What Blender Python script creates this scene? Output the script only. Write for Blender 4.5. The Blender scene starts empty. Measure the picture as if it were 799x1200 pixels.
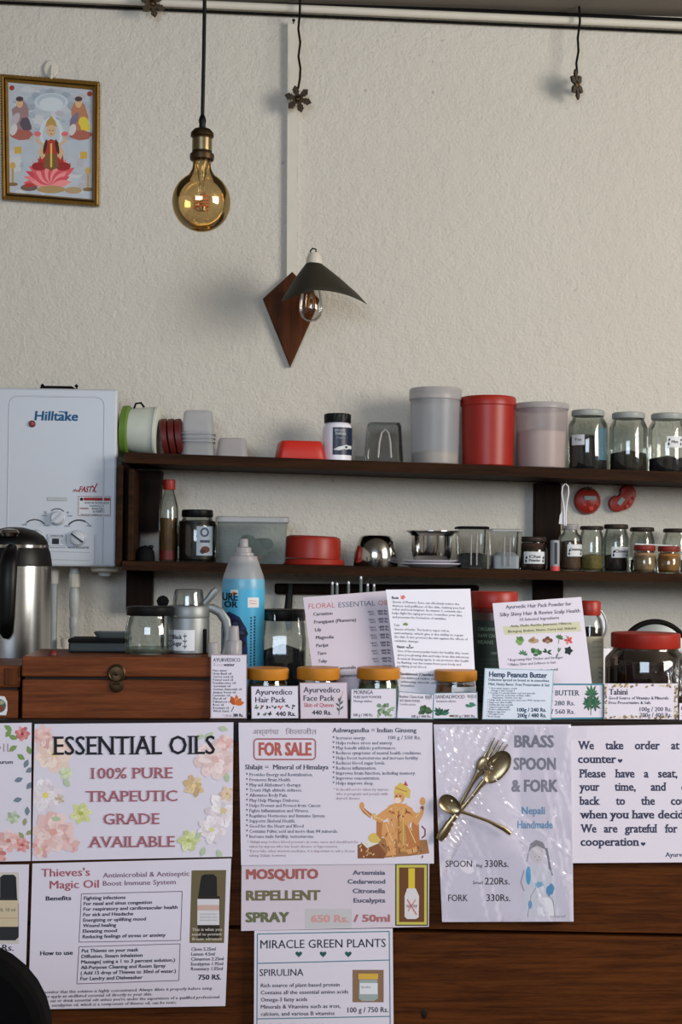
import bpy, bmesh, math, random
from mathutils import Vector, geometry
random.seed(7)
scene = bpy.context.scene
C = scene.collection

# ------------------------------------------------------------------ camera
F = 1667.0
YAW, PITCH, ROLL = math.radians(3.0), math.radians(1.7), 0.010
EYE = Vector((0, 0, 1.25))
fw = Vector((math.sin(YAW)*math.cos(PITCH), math.cos(YAW)*math.cos(PITCH), math.sin(PITCH)))
r0 = Vector((math.cos(YAW), -math.sin(YAW), 0)); u0 = r0.cross(fw)
RT = r0*math.cos(ROLL) + u0*math.sin(ROLL); UP = RT.cross(fw)
cam_data = bpy.data.cameras.new('camera')
cam = bpy.data.objects.new('camera', cam_data); C.objects.link(cam)
cam_data.sensor_fit = 'VERTICAL'; cam_data.sensor_height = 36.0
cam_data.lens = 36.0*F/1200.0
cam_data.clip_start = 0.05
from mathutils import Matrix
mw = Matrix((RT, UP, -fw)).transposed().to_4x4(); mw.translation = EYE
cam.matrix_world = mw
scene.camera = cam

# ------------------------------------------------------------------ light
world = bpy.data.worlds.new('world'); scene.world = world; world.use_nodes = True
bg = world.node_tree.nodes['Background']
bg.inputs[0].default_value = (0.62, 0.76, 1.0, 1); bg.inputs[1].default_value = 1.0

def area(name, loc, target, sx, sy, power, col):
    l = bpy.data.lights.new(name, 'AREA'); l.shape = 'RECTANGLE'; l.size = sx; l.size_y = sy
    l.energy = power; l.color = col
    o = bpy.data.objects.new(name, l); C.objects.link(o); o.location = loc
    o.rotation_euler = (Vector(target)-Vector(loc)).to_track_quat('-Z', 'Y').to_euler()
    return o
area('daylight_right_window', (2.45, 0.75, 1.95), (-1.0, 1.5, 1.5), 1.4, 1.15, 72, (1.0, 0.935, 0.82))
area('daylight_rear_window', (-0.55, -1.25, 1.95), (-0.1, 2.1, 1.0), 1.7, 0.9, 42, (0.70, 0.84, 1.0))
scene.view_settings.view_transform = 'Standard'; scene.view_settings.look = 'None'
scene.view_settings.exposure = 0.34; scene.view_settings.gamma = 1.0
scene.view_settings.use_curve_mapping = False
scene.cycles.transparent_max_bounces = 32

# ------------------------------------------------------------------ pixels to places
def ray(px, py): return fw*F + RT*(px-399.5) - UP*(py-600)
def P(px, py, Y):
    d = ray(px, py); return EYE + d*(Y/d.y)
def SC(px, py, Y): return (P(px+1, py, Y)-P(px, py, Y)).length

# ------------------------------------------------------------------ materials
def lin(c):
    o = []
    for v in c:
        v = v/255.0
        o.append(v/12.92 if v <= 0.04045 else ((v+0.055)/1.055)**2.4)
    return (o[0], o[1], o[2], 1)
MATS = {}
def mat(name, rgb=(128,128,128), rough=0.5, metal=0.0, var=0.06, scale=30, kind='solid', spec=0.4, bump=0, mixf=0.5, tint=(235,240,240), aniso=None, refl=(.75, .05), gcol=(255,255,255)):
    if name in MATS: return MATS[name]
    m = bpy.data.materials.new(name); m.use_nodes = True; MATS[name] = m
    nt = m.node_tree; N = nt.nodes; L = nt.links
    b = N['Principled BSDF']; out = N['Material Output']
    c = lin(rgb)
    b.inputs['Roughness'].default_value = rough; b.inputs['Metallic'].default_value = metal
    b.inputs['Specular IOR Level'].default_value = spec
    b.inputs['Base Color'].default_value = c
    if var:
        tc = N.new('ShaderNodeTexCoord'); nz = N.new('ShaderNodeTexNoise'); mx = N.new('ShaderNodeMix'); mx.data_type = 'RGBA'
        nz.inputs['Scale'].default_value = scale; nz.inputs['Detail'].default_value = 4
        if aniso:
            mp = N.new('ShaderNodeMapping'); mp.inputs['Scale'].default_value = aniso
            L.new(tc.outputs['Object'], mp.inputs[0]); L.new(mp.outputs[0], nz.inputs['Vector'])
        else: L.new(tc.outputs['Object'], nz.inputs['Vector'])
        mx.inputs[6].default_value = tuple(min(1, x*(1-var*2)) for x in c[:3])+(1,)
        mx.inputs[7].default_value = tuple(min(1, x*(1+var*2)) for x in c[:3])+(1,)
        L.new(nz.outputs['Fac'], mx.inputs[0]); L.new(mx.outputs[2], b.inputs['Base Color'])
        if bump:
            bp = N.new('ShaderNodeBump'); bp.inputs['Strength'].default_value = bump; bp.inputs['Distance'].default_value = 0.003
            L.new(nz.outputs['Fac'], bp.inputs['Height']); L.new(bp.outputs[0], b.inputs['Normal'])
    if kind == 'glass':
        tr = N.new('ShaderNodeBsdfTransparent'); tr.inputs[0].default_value = lin(tint)
        gl = N.new('ShaderNodeBsdfGlossy'); gl.inputs['Roughness'].default_value = rough
        lw = N.new('ShaderNodeLayerWeight'); lw.inputs['Blend'].default_value = 0.22
        ma = N.new('ShaderNodeMath'); ma.operation = 'MULTIPLY_ADD'; ma.inputs[1].default_value = refl[0]; ma.inputs[2].default_value = refl[1]; gl.inputs[0].default_value = lin(gcol)
        ma.use_clamp = True
        ms = N.new('ShaderNodeMixShader')
        L.new(lw.outputs['Fresnel'], ma.inputs[0]); L.new(ma.outputs[0], ms.inputs[0])
        L.new(tr.outputs[0], ms.inputs[1]); L.new(gl.outputs[0], ms.inputs[2]); L.new(ms.outputs[0], out.inputs[0])
    if kind == 'frost':
        tr = N.new('ShaderNodeBsdfTransparent'); tr.inputs[0].default_value = lin(tint)
        ms = N.new('ShaderNodeMixShader'); ms.inputs[0].default_value = mixf
        L.new(tr.outputs[0], ms.inputs[1]); L.new(b.outputs[0], ms.inputs[2]); L.new(ms.outputs[0], out.inputs[0])
    return m

def wood(name, dark, light, rough=0.5, scale=(1.2, 14, 14), bump=0.15, spec=0.35):
    m = bpy.data.materials.new(name); m.use_nodes = True; MATS[name] = m
    nt = m.node_tree; N = nt.nodes; L = nt.links; b = N['Principled BSDF']
    tc = N.new('ShaderNodeTexCoord'); mp = N.new('ShaderNodeMapping'); mp.inputs['Scale'].default_value = scale
    nz = N.new('ShaderNodeTexNoise'); nz.inputs['Scale'].default_value = 4; nz.inputs['Detail'].default_value = 8; nz.inputs['Distortion'].default_value = 0.6
    n2 = N.new('ShaderNodeTexNoise'); n2.inputs['Scale'].default_value = 28; n2.inputs['Detail'].default_value = 5
    ad = N.new('ShaderNodeMath'); ad.operation = 'MULTIPLY_ADD'; ad.inputs[1].default_value = 0.45
    cr = N.new('ShaderNodeValToRGB'); cr.color_ramp.elements[0].color = lin(dark); cr.color_ramp.elements[1].color = lin(light)
    cr.color_ramp.elements[0].position = 0.5; cr.color_ramp.elements[1].position = 0.95
    bp = N.new('ShaderNodeBump'); bp.inputs['Strength'].default_value = bump; bp.inputs['Distance'].default_value = 0.002
    L.new(tc.outputs['Object'], mp.inputs[0]); L.new(mp.outputs[0], nz.inputs['Vector']); L.new(mp.outputs[0], n2.inputs['Vector'])
    L.new(n2.outputs['Fac'], ad.inputs[0]); L.new(nz.outputs['Fac'], ad.inputs[2]); L.new(ad.outputs[0], cr.inputs[0])
    L.new(cr.outputs[0], b.inputs['Base Color']); L.new(ad.outputs[0], bp.inputs['Height']); L.new(bp.outputs[0], b.inputs['Normal'])
    b.inputs['Roughness'].default_value = rough; b.inputs['Specular IOR Level'].default_value = spec
    return m

def plaster(name, rgb):
    m = bpy.data.materials.new(name); m.use_nodes = True
    nt = m.node_tree; N = nt.nodes; L = nt.links; b = N['Principled BSDF']
    tc = N.new('ShaderNodeTexCoord')
    big = N.new('ShaderNodeTexNoise'); big.inputs['Scale'].default_value = 2.2; big.inputs['Detail'].default_value = 5
    grain = N.new('ShaderNodeTexNoise'); grain.inputs['Scale'].default_value = 150; grain.inputs['Detail'].default_value = 6; grain.inputs['Roughness'].default_value = 0.6
    mid = N.new('ShaderNodeTexNoise'); mid.inputs['Scale'].default_value = 46; mid.inputs['Detail'].default_value = 4
    vo = N.new('ShaderNodeTexNoise'); vo.inputs['Scale'].default_value = 60; vo.inputs['Detail'].default_value = 1
    for n in (big, grain, mid, vo): L.new(tc.outputs['Object'], n.inputs['Vector'])
    c = lin(rgb)
    mx = N.new('ShaderNodeMix'); mx.data_type = 'RGBA'
    mx.inputs[6].default_value = tuple(x*0.90 for x in c[:3])+(1,); mx.inputs[7].default_value = tuple(x*1.06 for x in c[:3])+(1,)
    L.new(big.outputs['Fac'], mx.inputs[0])
    cr = N.new('ShaderNodeValToRGB'); cr.color_ramp.elements[0].position = 0.20; cr.color_ramp.elements[1].position = 0.27
    cr.color_ramp.elements[0].color = (0.6, 0.6, 0.6, 1); cr.color_ramp.elements[1].color = (1, 1, 1, 1)
    L.new(vo.outputs['Fac'], cr.inputs[0])
    mu = N.new('ShaderNodeMix'); mu.data_type = 'RGBA'; mu.blend_type = 'MULTIPLY'; mu.inputs[0].default_value = 0.6
    L.new(mx.outputs[2], mu.inputs[6]); L.new(cr.outputs[0], mu.inputs[7]); L.new(mu.outputs[2], b.inputs['Base Color'])
    ad = N.new('ShaderNodeMath'); ad.operation = 'MULTIPLY_ADD'; ad.inputs[1].default_value = 0.9
    L.new(grain.outputs['Fac'], ad.inputs[0]); L.new(mid.outputs['Fac'], ad.inputs[2])
    bp = N.new('ShaderNodeBump'); bp.inputs['Strength'].default_value = 0.7; bp.inputs['Distance'].default_value = 0.0055
    L.new(ad.outputs[0], bp.inputs['Height']); L.new(bp.outputs[0], b.inputs['Normal'])
    b.inputs['Roughness'].default_value = 0.75; b.inputs['Specular IOR Level'].default_value = 0.25
    return m

M_wall = plaster('plaster', (204, 198, 188))
M_ceil = mat('ceiling_board', (120, 113, 104), 0.8, var=0.08, scale=8)
M_floor = mat('cement_floor', (96, 88, 80), 0.6, var=0.1, scale=5)
M_shelf = wood('shelf_wood', (26, 12, 3), (56, 31, 11), 0.65, spec=.1)
M_post = wood('post_wood', (15, 7, 3), (32, 18, 8), 0.65, (14, 14, 1.2), spec=.1)
M_counter = wood('counter_wood', (50, 22, 5), (88, 46, 15), 0.6, (2.2, 30, 40), spec=.1)
M_edge = wood('edge_wood', (17, 9, 6), (32, 18, 12), 0.55, spec=.2)
M_chest = wood('chest_wood', (76, 35, 13), (116, 62, 30), 0.55, (1.5, 22, 30), spec=.12)
M_plaque = wood('plaque_wood', (48, 21, 6), (88, 46, 18), 0.55, (10, 10, 1.0), spec=.1)
M_white = mat('white_enamel', (184, 187, 195), 0.35, var=0.02, scale=4)
M_pvc = mat('white_pvc', (204, 197, 184), 0.45, var=0.04)
M_greypipe = mat('grey_pipe', (168, 172, 172), 0.4, var=0.06)
M_black = mat('black_plastic', (5, 5, 6), 0.42, spec=.22, var=0.1)
M_matblack = mat('matt_black', (6, 5, 5), 0.75, spec=.15, var=0.1)
M_steel = mat('brushed_steel', (176, 176, 176), 0.24, 1.0, var=0.05, scale=3, aniso=(1, 1, 40))
M_chrome = mat('polished_steel', (188, 186, 182), 0.12, 1.0, var=0.02)
M_greymetal = mat('grey_metal', (128, 131, 132), 0.5, 0.8, var=0.04)
M_brass = mat('brass', (146, 130, 100), 0.30, 1.0, var=0.15, scale=60)
M_oldbrass = mat('dark_bronze', (62, 46, 28), 0.45, 0.8, var=0.2, scale=80)
M_gold = mat('gilt_frame', (150, 112, 48), 0.38, 0.6, var=0.15, scale=60)
M_red = mat('red_plastic', (146, 32, 18), 0.42, var=0.06)
M_redtub = mat('red_tub_plastic', (150, 32, 20), 0.4, var=0.06)
M_darkred = mat('dark_red_plastic', (92, 18, 14), 0.5, var=0.08)
M_redbright = mat('bright_red_plastic', (184, 36, 22), 0.45, var=0.04)
M_brownred = mat('brown_red_lid', (86, 24, 18), 0.5, var=0.06)
M_yellow = mat('yellow_lid', (184, 118, 34), 0.4, var=0.06, scale=60)
M_glass = mat('clear_glass', rough=0.04, kind='glass', var=0, tint=(226, 232, 230))
M_bulbglass = mat('bulb_glass', rough=0.02, kind='glass', var=0, tint=(246, 246, 244))
M_amber = mat('amber_glass', rough=0.03, kind='glass', var=0, tint=(243, 226, 190), refl=(1.0, .24), gcol=(255, 226, 170))
M_clearplastic = mat('clear_plastic', rough=0.08, kind='glass', tint=(222, 225, 225), var=0, refl=(.9, .07))
M_lunch = mat('hazy_plastic', (176, 186, 188), 0.25, kind='frost', mixf=0.2, tint=(222, 228, 228), var=.02)
M_frost = mat('frosted_plastic', (186, 188, 192), 0.35, kind='frost', mixf=0.46, tint=(236, 236, 238), var=0.02)
M_frost2 = mat('milky_plastic', (180, 174, 175), 0.35, kind='frost', mixf=0.62, tint=(236, 236, 238), var=0.02)
M_sheet = mat('plastic_film', rough=0.16, kind='glass', var=0, tint=(254, 254, 255), refl=(.5, .035))
M_paper = mat('white_paper', (212, 204, 217), 0.5, var=0.015, scale=9)
M_paper2 = mat('pinkish_paper', (202, 190, 202), 0.55, var=0.02, scale=9)
M_paperbright = mat('glossy_white_paper', (226, 223, 234), 0.35, var=0.01)
M_labelw = mat('label_paper', (206, 208, 212), 0.5, var=0.02)
M_cream = mat('cream_label', (206, 196, 170), 0.5, var=0.03)

_ink = {}
def ink(rgb):
    k = tuple(rgb)
    if k not in _ink: _ink[k] = mat('ink_%d_%d_%d' % k, rgb, 0.6, var=0, spec=0.2)
    return _ink[k]
NAVY = (34, 42, 66); BLK = (30, 30, 36); MAROON = (132, 66, 74); GREY = (112, 110, 122); BLUE = (70, 140, 190)

# ------------------------------------------------------------------ mesh helpers
class MB:
    def __init__(s): s.v = []; s.f = []; s.m = []; s.mats = []; s.smooth = []
    def mi(s, m):
        if m not in s.mats: s.mats.append(m)
        return s.mats.index(m)
    def add(s, vs, fs, m, smooth=False):
        o = len(s.v); i = s.mi(m)
        s.v += [tuple(v) for v in vs]
        for f in fs: s.f.append(tuple(o+k for k in f)); s.m.append(i); s.smooth.append(smooth)
    def lathe(s, prof, m, c=(0,0,0), n=36, e=None, rx=1.0, ry=1.0, axis=None, smooth=True, cap=True, rib=0.0):
        """prof: (r, z) from the bottom up; e: super-ellipse exponent for squarish sections"""
        vs = []; fs = []
        for (r, z) in prof:
            for k in range(n):
                a = 2*math.pi*k/n; ca, sa = math.cos(a), math.sin(a)
                if e:
                    ca = math.copysign(abs(ca)**(2/e), ca); sa = math.copysign(abs(sa)**(2/e), sa)
                if rib: q = 1-rib*(k % 2); ca *= q; sa *= q
                p = Vector((r*ca*rx, r*sa*ry, z))
                if axis is not None: p = axis @ p
                vs.append((p.x+c[0], p.y+c[1], p.z+c[2]))
        for i in range(len(prof)-1):
            for k in range(n):
                a, b = i*n+k, i*n+(k+1) % n
                fs.append((a, b, b+n, a+n))
        if cap and prof[0][0] > 1e-6: fs.append(tuple(reversed(range(n))))
        if cap and prof[-1][0] > 1e-6: fs.append(tuple(range((len(prof)-1)*n, len(prof)*n)))
        s.add(vs, fs, m, smooth)
    def box(s, lo, hi, m, bev=0.0, seg=2):
        bm = bmesh.new(); bmesh.ops.create_cube(bm, size=1)
        for v in bm.verts: v.co = Vector([lo[i]+(v.co[i]+.5)*(hi[i]-lo[i]) for i in range(3)])
        if bev: bmesh.ops.bevel(bm, geom=list(bm.edges), offset=min(bev, .45*min(hi[i]-lo[i] for i in range(3))), segments=seg, affect='EDGES', profile=.5)
        s.frombm(bm, m)
    def hexa(s, p, m):   # 8 corners: front bl br tr tl, back bl br tr tl
        s.add(p, [(0,1,2,3),(5,4,7,6),(4,0,3,7),(1,5,6,2),(3,2,6,7),(4,5,1,0)], m)
    def frombm(s, bm, m, smooth=False):
        bm.verts.index_update()
        s.add([v.co[:] for v in bm.verts], [[v.index for v in f.verts] for f in bm.faces], m, smooth); bm.free()
    def prism(s, pts, y0, y1, m, bev=0.0, smooth=False):   # outline (x, z) counter-clockwise seen from -Y, from y0 (front) to y1
        bm = bmesh.new()
        vs = [bm.verts.new((p[0], y0, p[1])) for p in pts]
        f = bm.faces.new(vs)
        r = bmesh.ops.extrude_face_region(bm, geom=[f])
        for v in r['geom']:
            if isinstance(v, bmesh.types.BMVert): v.co.y = y1
        bmesh.ops.recalc_face_normals(bm, faces=bm.faces)
        if bev:
            ed = [e for e in bm.edges if abs(e.verts[0].co.y-y0) < 1e-7 and abs(e.verts[1].co.y-y0) < 1e-7]
            bmesh.ops.bevel(bm, geom=ed, offset=bev, segments=2, affect='EDGES', profile=.5)
        s.frombm(bm, m, smooth)
    def tube(s, path, r, m, n=10, closed=False, flat=1.0):
        path = [Vector(p) for p in path]; rs = r if isinstance(r, (list, tuple)) else [r]*len(path)
        vs = []; fs = []; up = None
        for i, p in enumerate(path):
            if closed: t = (path[(i+1) % len(path)]-path[i-1]).normalized()
            else: t = (path[min(i+1, len(path)-1)]-path[max(i-1, 0)]).normalized()
            if up is None:
                up = Vector((0, 1, 0)) if abs(t.y) < .9 else Vector((1, 0, 0))
            a = t.cross(up)
            if a.length < 1e-6: a = t.orthogonal()
            a.normalize(); b = a.cross(t).normalized(); up = b
            for k in range(n):
                th = 2*math.pi*k/n
                vs.append(p + a*math.cos(th)*rs[i] + b*math.sin(th)*rs[i]*flat)
        N = len(path)
        for i in range(N if closed else N-1):
            for k in range(n):
                i2 = (i+1) % N
                fs.append((i*n+k, i*n+(k+1) % n, i2*n+(k+1) % n, i2*n+k))
        if not closed: fs.append(tuple(reversed(range(n)))); fs.append(tuple(range((N-1)*n, N*n)))
        s.add(vs, fs, m, True)
    def build(s, name, parent=None, loc=(0,0,0)):
        me = bpy.data.meshes.new(name); me.from_pydata(s.v, [], s.f)
        for m in s.mats: me.materials.append(m)
        me.polygons.foreach_set('material_index', s.m); me.polygons.foreach_set('use_smooth', s.smooth)
        bm = bmesh.new(); bm.from_mesh(me)
        if len(bm.faces) < 6000: bmesh.ops.recalc_face_normals(bm, faces=bm.faces)
        bm.to_mesh(me); bm.free()
        if any(s.smooth):
            try: me.set_sharp_from_angle(angle=math.radians(38))
            except Exception: pass
        o = bpy.data.objects.new(name, me); C.objects.link(o); o.location = loc
        if parent: o.parent = parent
        return o
def tag(o, label, cat, group=None):
    o['label'] = label; o['category'] = cat
    if group: o['group'] = group
    return o
def struct(o): o['kind'] = 'structure'; return o

# ------------------------------------------------------------------ lettering
_fc = bpy.data.curves.new('type', 'FONT'); _fo = bpy.data.objects.new('type', _fc); _tc = {}
CAP = 0.682
def glyphs(txt, bold=0.0, serif=False, res=2):
    k = (txt, bold, serif, res)
    if k in _tc: return _tc[k]
    _fc.body = txt; _fc.offset = 0; _fc.resolution_u = res
    me = bpy.data.meshes.new_from_object(_fo)
    vs = [(v.co.x, v.co.y, 0) for v in me.vertices]; fs = [tuple(p.vertices) for p in me.polygons]
    if serif and vs:
        cnt = {}
        for f in fs:
            for i in range(len(f)):
                e = tuple(sorted((f[i], f[(i+1) % len(f)]))); cnt[e] = cnt.get(e, 0)+1
        t = 0.045
        for (a, b), n in cnt.items():
            if n > 1: continue
            (x0, y0, _), (x1, y1, _) = vs[a], vs[b]
            if abs(y0-y1) > 1e-3: continue
            if x0 > x1: x0, x1 = x1, x0
            L = x1-x0; w = 0.062; q = None
            for lv, sg in ((0, 1), (CAP, -1), (0.449, -1), (-0.23, 1)):
                if abs(y0-lv) < 0.012:
                    if 0.04 < L < 0.17: q = (x0-w, x1+w, y0, y0+sg*t)
                    elif L >= 0.17 and lv in (0, CAP): q = (x0-w, x0+0.05, y0, y0+sg*t)
            if q:
                o = len(vs); vs = vs+[(q[0], q[2], 1), (q[1], q[2], 1), (q[1], q[3], 1), (q[0], q[3], 1)]; fs = fs+[(o, o+1, o+2, o+3)]
    bpy.data.meshes.remove(me)
    if bold > .004 and vs:
        sh = [(-bold, 0), (bold, 0)] if bold < .03 else [(-bold, bold*.5), (bold, bold*.5), (-bold, -bold*.5), (bold, -bold*.5), (0, 0)]
        n0 = len(vs); V2 = []; F2 = []
        for j, (dx, dy) in enumerate(sh):
            V2 += [(x+dx, y+dy, l+2*j) for x, y, l in vs]; F2 += [tuple(q+j*n0 for q in f) for f in fs]
        vs, fs = V2, F2
    _tc[k] = (vs, fs); return _tc[k]

def clip(pts, a, b):
    """keep the part of a polygon to the left of the line a-b (y down: inside of a quad listed tl tr br bl)"""
    out = []
    def sd(p): return (b[0]-a[0])*(p[1]-a[1])-(b[1]-a[1])*(p[0]-a[0])
    for i in range(len(pts)):
        p, q = pts[i], pts[(i+1) % len(pts)]; dp, dq = sd(p), sd(q)
        if dp >= 0: out.append(p)
        if (dp >= 0) != (dq >= 0):
            t = dp/(dp-dq); out.append((p[0]+(q[0]-p[0])*t, p[1]+(q[1]-p[1])*t))
    return out
class Surf:
    bound = None; strip = None
    """writing and printed shapes on a surface; at(px, py, lift) gives the point of the surface"""
    def __init__(s, at): s.at = at; s.ink = MB(); s.pic = MB(); s.n = 0
    def text(s, x0, x1, yb, h, txt, col=NAVY, bold=0.012, serif=False, slope=0.0, italic=0.0, res=2):
        vs, fs = glyphs(txt, bold, serif, res)
        if not vs: return
        a = min(v[0] for v in vs); b = max(v[0] for v in vs)
        sx = (x1-x0)/(b-a) if x1 is not None else h/CAP
        sy = h/CAP
        out = []
        for (x, y, l) in vs:
            px = x0+(x-a)*sx+italic*y*sy; py = yb+slope*(px-x0)-y*sy
            out.append(s.at(px, py, 0.0001+.0000013*s.n+.00005+l*.000012))
        s.ink.add(out, fs, ink(col))
    def lines(s, x0, ys, h, rows, col=NAVY, bold=0.012, serif=False, slope=0.0, italic=0.0):
        """rows: (text, right edge)"""
        for y, (t, x1) in zip(ys, rows): s.text(x0, x1, y, h, t, col, bold, serif, slope, italic, 1)
    def poly(s, pts, col, lift=None, target=None):
        s.n += 1; lf = min(.0012, 0.0001+0.0000013*s.n) if lift is None else lift
        if s.bound:
            for i in range(len(s.bound)):
                if any((s.bound[(i+1) % 4][0]-s.bound[i][0])*(p[1]-s.bound[i][1])-(s.bound[(i+1) % 4][1]-s.bound[i][1])*(p[0]-s.bound[i][0]) < 0 for p in pts): pts = clip(pts, s.bound[i], s.bound[(i+1) % 4])
                if len(pts) < 3: return
        if s.strip:
            x0, x1 = min(p[0] for p in pts), max(p[0] for p in pts)
            if x1-x0 > s.strip:
                w, s.strip = s.strip, None; nn = int(math.ceil((x1-x0)/w)); c_ = list(pts)
                for i in range(nn):
                    xa, xb = x0+(x1-x0)*i/nn, x0+(x1-x0)*(i+1)/nn
                    q = clip(clip(c_, (xa, 9999), (xa, -9999)), (xb, -9999), (xb, 9999))
                    if len(q) >= 3: s.poly(q, col, lf)
                s.strip = w; return
        tri = geometry.tessellate_polygon([[Vector((p[0], p[1], 0)) for p in pts]])
        (target or s.pic).add([s.at(p[0], p[1], lf) for p in pts], tri, ink(col) if isinstance(col, tuple) else col)
    def rect(s, x0, y0, x1, y1, col, **k): s.poly([(x0,y0),(x1,y0),(x1,y1),(x0,y1)], col, **k)
    def ell(s, cx, cy, rx, ry, col, rot=0.0, n=14, wob=0.0, **k):
        pts = []
        for i in range(n):
            a = 2*math.pi*i/n; w = 1+random.uniform(-wob, wob)
            x, y = rx*w*math.cos(a), ry*w*math.sin(a)
            pts.append((cx+x*math.cos(rot)-y*math.sin(rot), cy+x*math.sin(rot)+y*math.cos(rot)))
        s.poly(pts, col, **k)
    def line(s, pts, w, col):
        for (a, b) in zip(pts, pts[1:]):
            dx, dy = b[0]-a[0], b[1]-a[1]; L = math.hypot(dx, dy) or 1; nx, ny = -dy/L*w/2, dx/L*w/2
            s.poly([(a[0]+nx,a[1]+ny),(b[0]+nx,b[1]+ny),(b[0]-nx,b[1]-ny),(a[0]-nx,a[1]-ny)], col)
    def frame(s, q, w, col):
        s.line(list(q)+[q[0]], w, col)
    def heart(s, cx, cy, r, col):
        pts = []
        for i in range(24):
            t = 2*math.pi*i/24
            pts.append((cx+r*16*math.sin(t)**3/16, cy-r*(13*math.cos(t)-5*math.cos(2*t)-2*math.cos(3*t)-math.cos(4*t))/16))
        s.poly(pts, col)
    def flower(s, cx, cy, r, cols, centre, petals=7, layers=3):
        def jit(c):
            k = random.choice((-8, 0, 6)); return tuple(max(0, min(250, int(v*.76+m*.24+k))) for v, m in zip(c, (214, 206, 216)))
        ph = random.uniform(0, 1)
        for l in range(layers):
            rr = r*(1-0.26*l)
            for i in range(petals):
                a = 2*math.pi*(i+0.5*l)/petals+random.uniform(-.2, .2)+ph
                q = random.uniform(.85, 1.1)
                s.ell(cx+rr*.56*math.cos(a), cy+rr*.56*math.sin(a), rr*.47*q, rr*.30, jit(cols[(i+l) % len(cols)]), a, wob=.16)
                if r > 12: s.leaf(cx+rr*.25*math.cos(a), cy+rr*.25*math.sin(a), rr*.6, rr*.05, a+random.uniform(-.2, .2), jit(tuple(v-16 for v in cols[0])))
        s.ell(cx, cy, r*.2, r*.18, centre, wob=.2)
    def leaf(s, cx, cy, L, W, ang, col):
        pts = []
        for i in range(9):
            t = i/8; pts.append((t*L, -W*math.sin(math.pi*t)))
        for i in range(1, 8):
            t = 1-i/8; pts.append((t*L, W*math.sin(math.pi*t)))
        ca, sa = math.cos(ang), math.sin(ang)
        s.poly([(cx+x*ca-y*sa, cy+x*sa+y*ca) for x, y in pts], col)
    def done(s, parent, ink_name='lettering', pic_name='printed_picture'):
        if s.pic.v: s.pic.build(pic_name, parent)
        if s.ink.v: s.ink.build(ink_name, parent)

class Sign(Surf):
    """a flat sheet of paper or card; quad tl tr br bl in photo pixels, Y at the top and the bottom"""
    def __init__(s, name, label, cat, quad, Yt, Yb=None, m=None, group=None, outline=None, thick=0.0008, border=None):
        Yb = Yt if Yb is None else Yb
        tl, tr, bl = P(*quad[0], Yt), P(*quad[1], Yt), P(*quad[3], Yb)
        s.n0 = (tr-tl).cross(bl-tl).normalized()
        if s.n0.y > 0: s.n0 = -s.n0
        s.p0 = tl
        br = s.hit(*quad[2]); s.o = (tl+br)/2; s.o = s.hit(sum(q[0] for q in quad)/4, sum(q[1] for q in quad)/4)
        Surf.__init__(s, lambda x, y, lf: s.hit(x, y)-s.o+s.n0*lf)
        mb = MB(); out = outline or quad; m = m or M_paper
        a = [s.at(x, y, 0) for x, y in out]; b = [v-s.n0*thick for v in a]; n = len(a)
        mb.add(a+b, [tuple(range(n)), tuple(reversed(range(n, 2*n)))]+[(i, i+n, (i+1) % n+n, (i+1) % n) for i in range(n)], m)
        s.obj = mb.build(name, None, s.o); tag(s.obj, label, cat, group)
        s.bound = quad if outline is None else None
    def hit(s, px, py):
        d = ray(px, py); t = (s.p0-EYE).dot(s.n0)/d.dot(s.n0); return EYE+d*t
    def done(s): Surf.done(s, s.obj)

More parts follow.
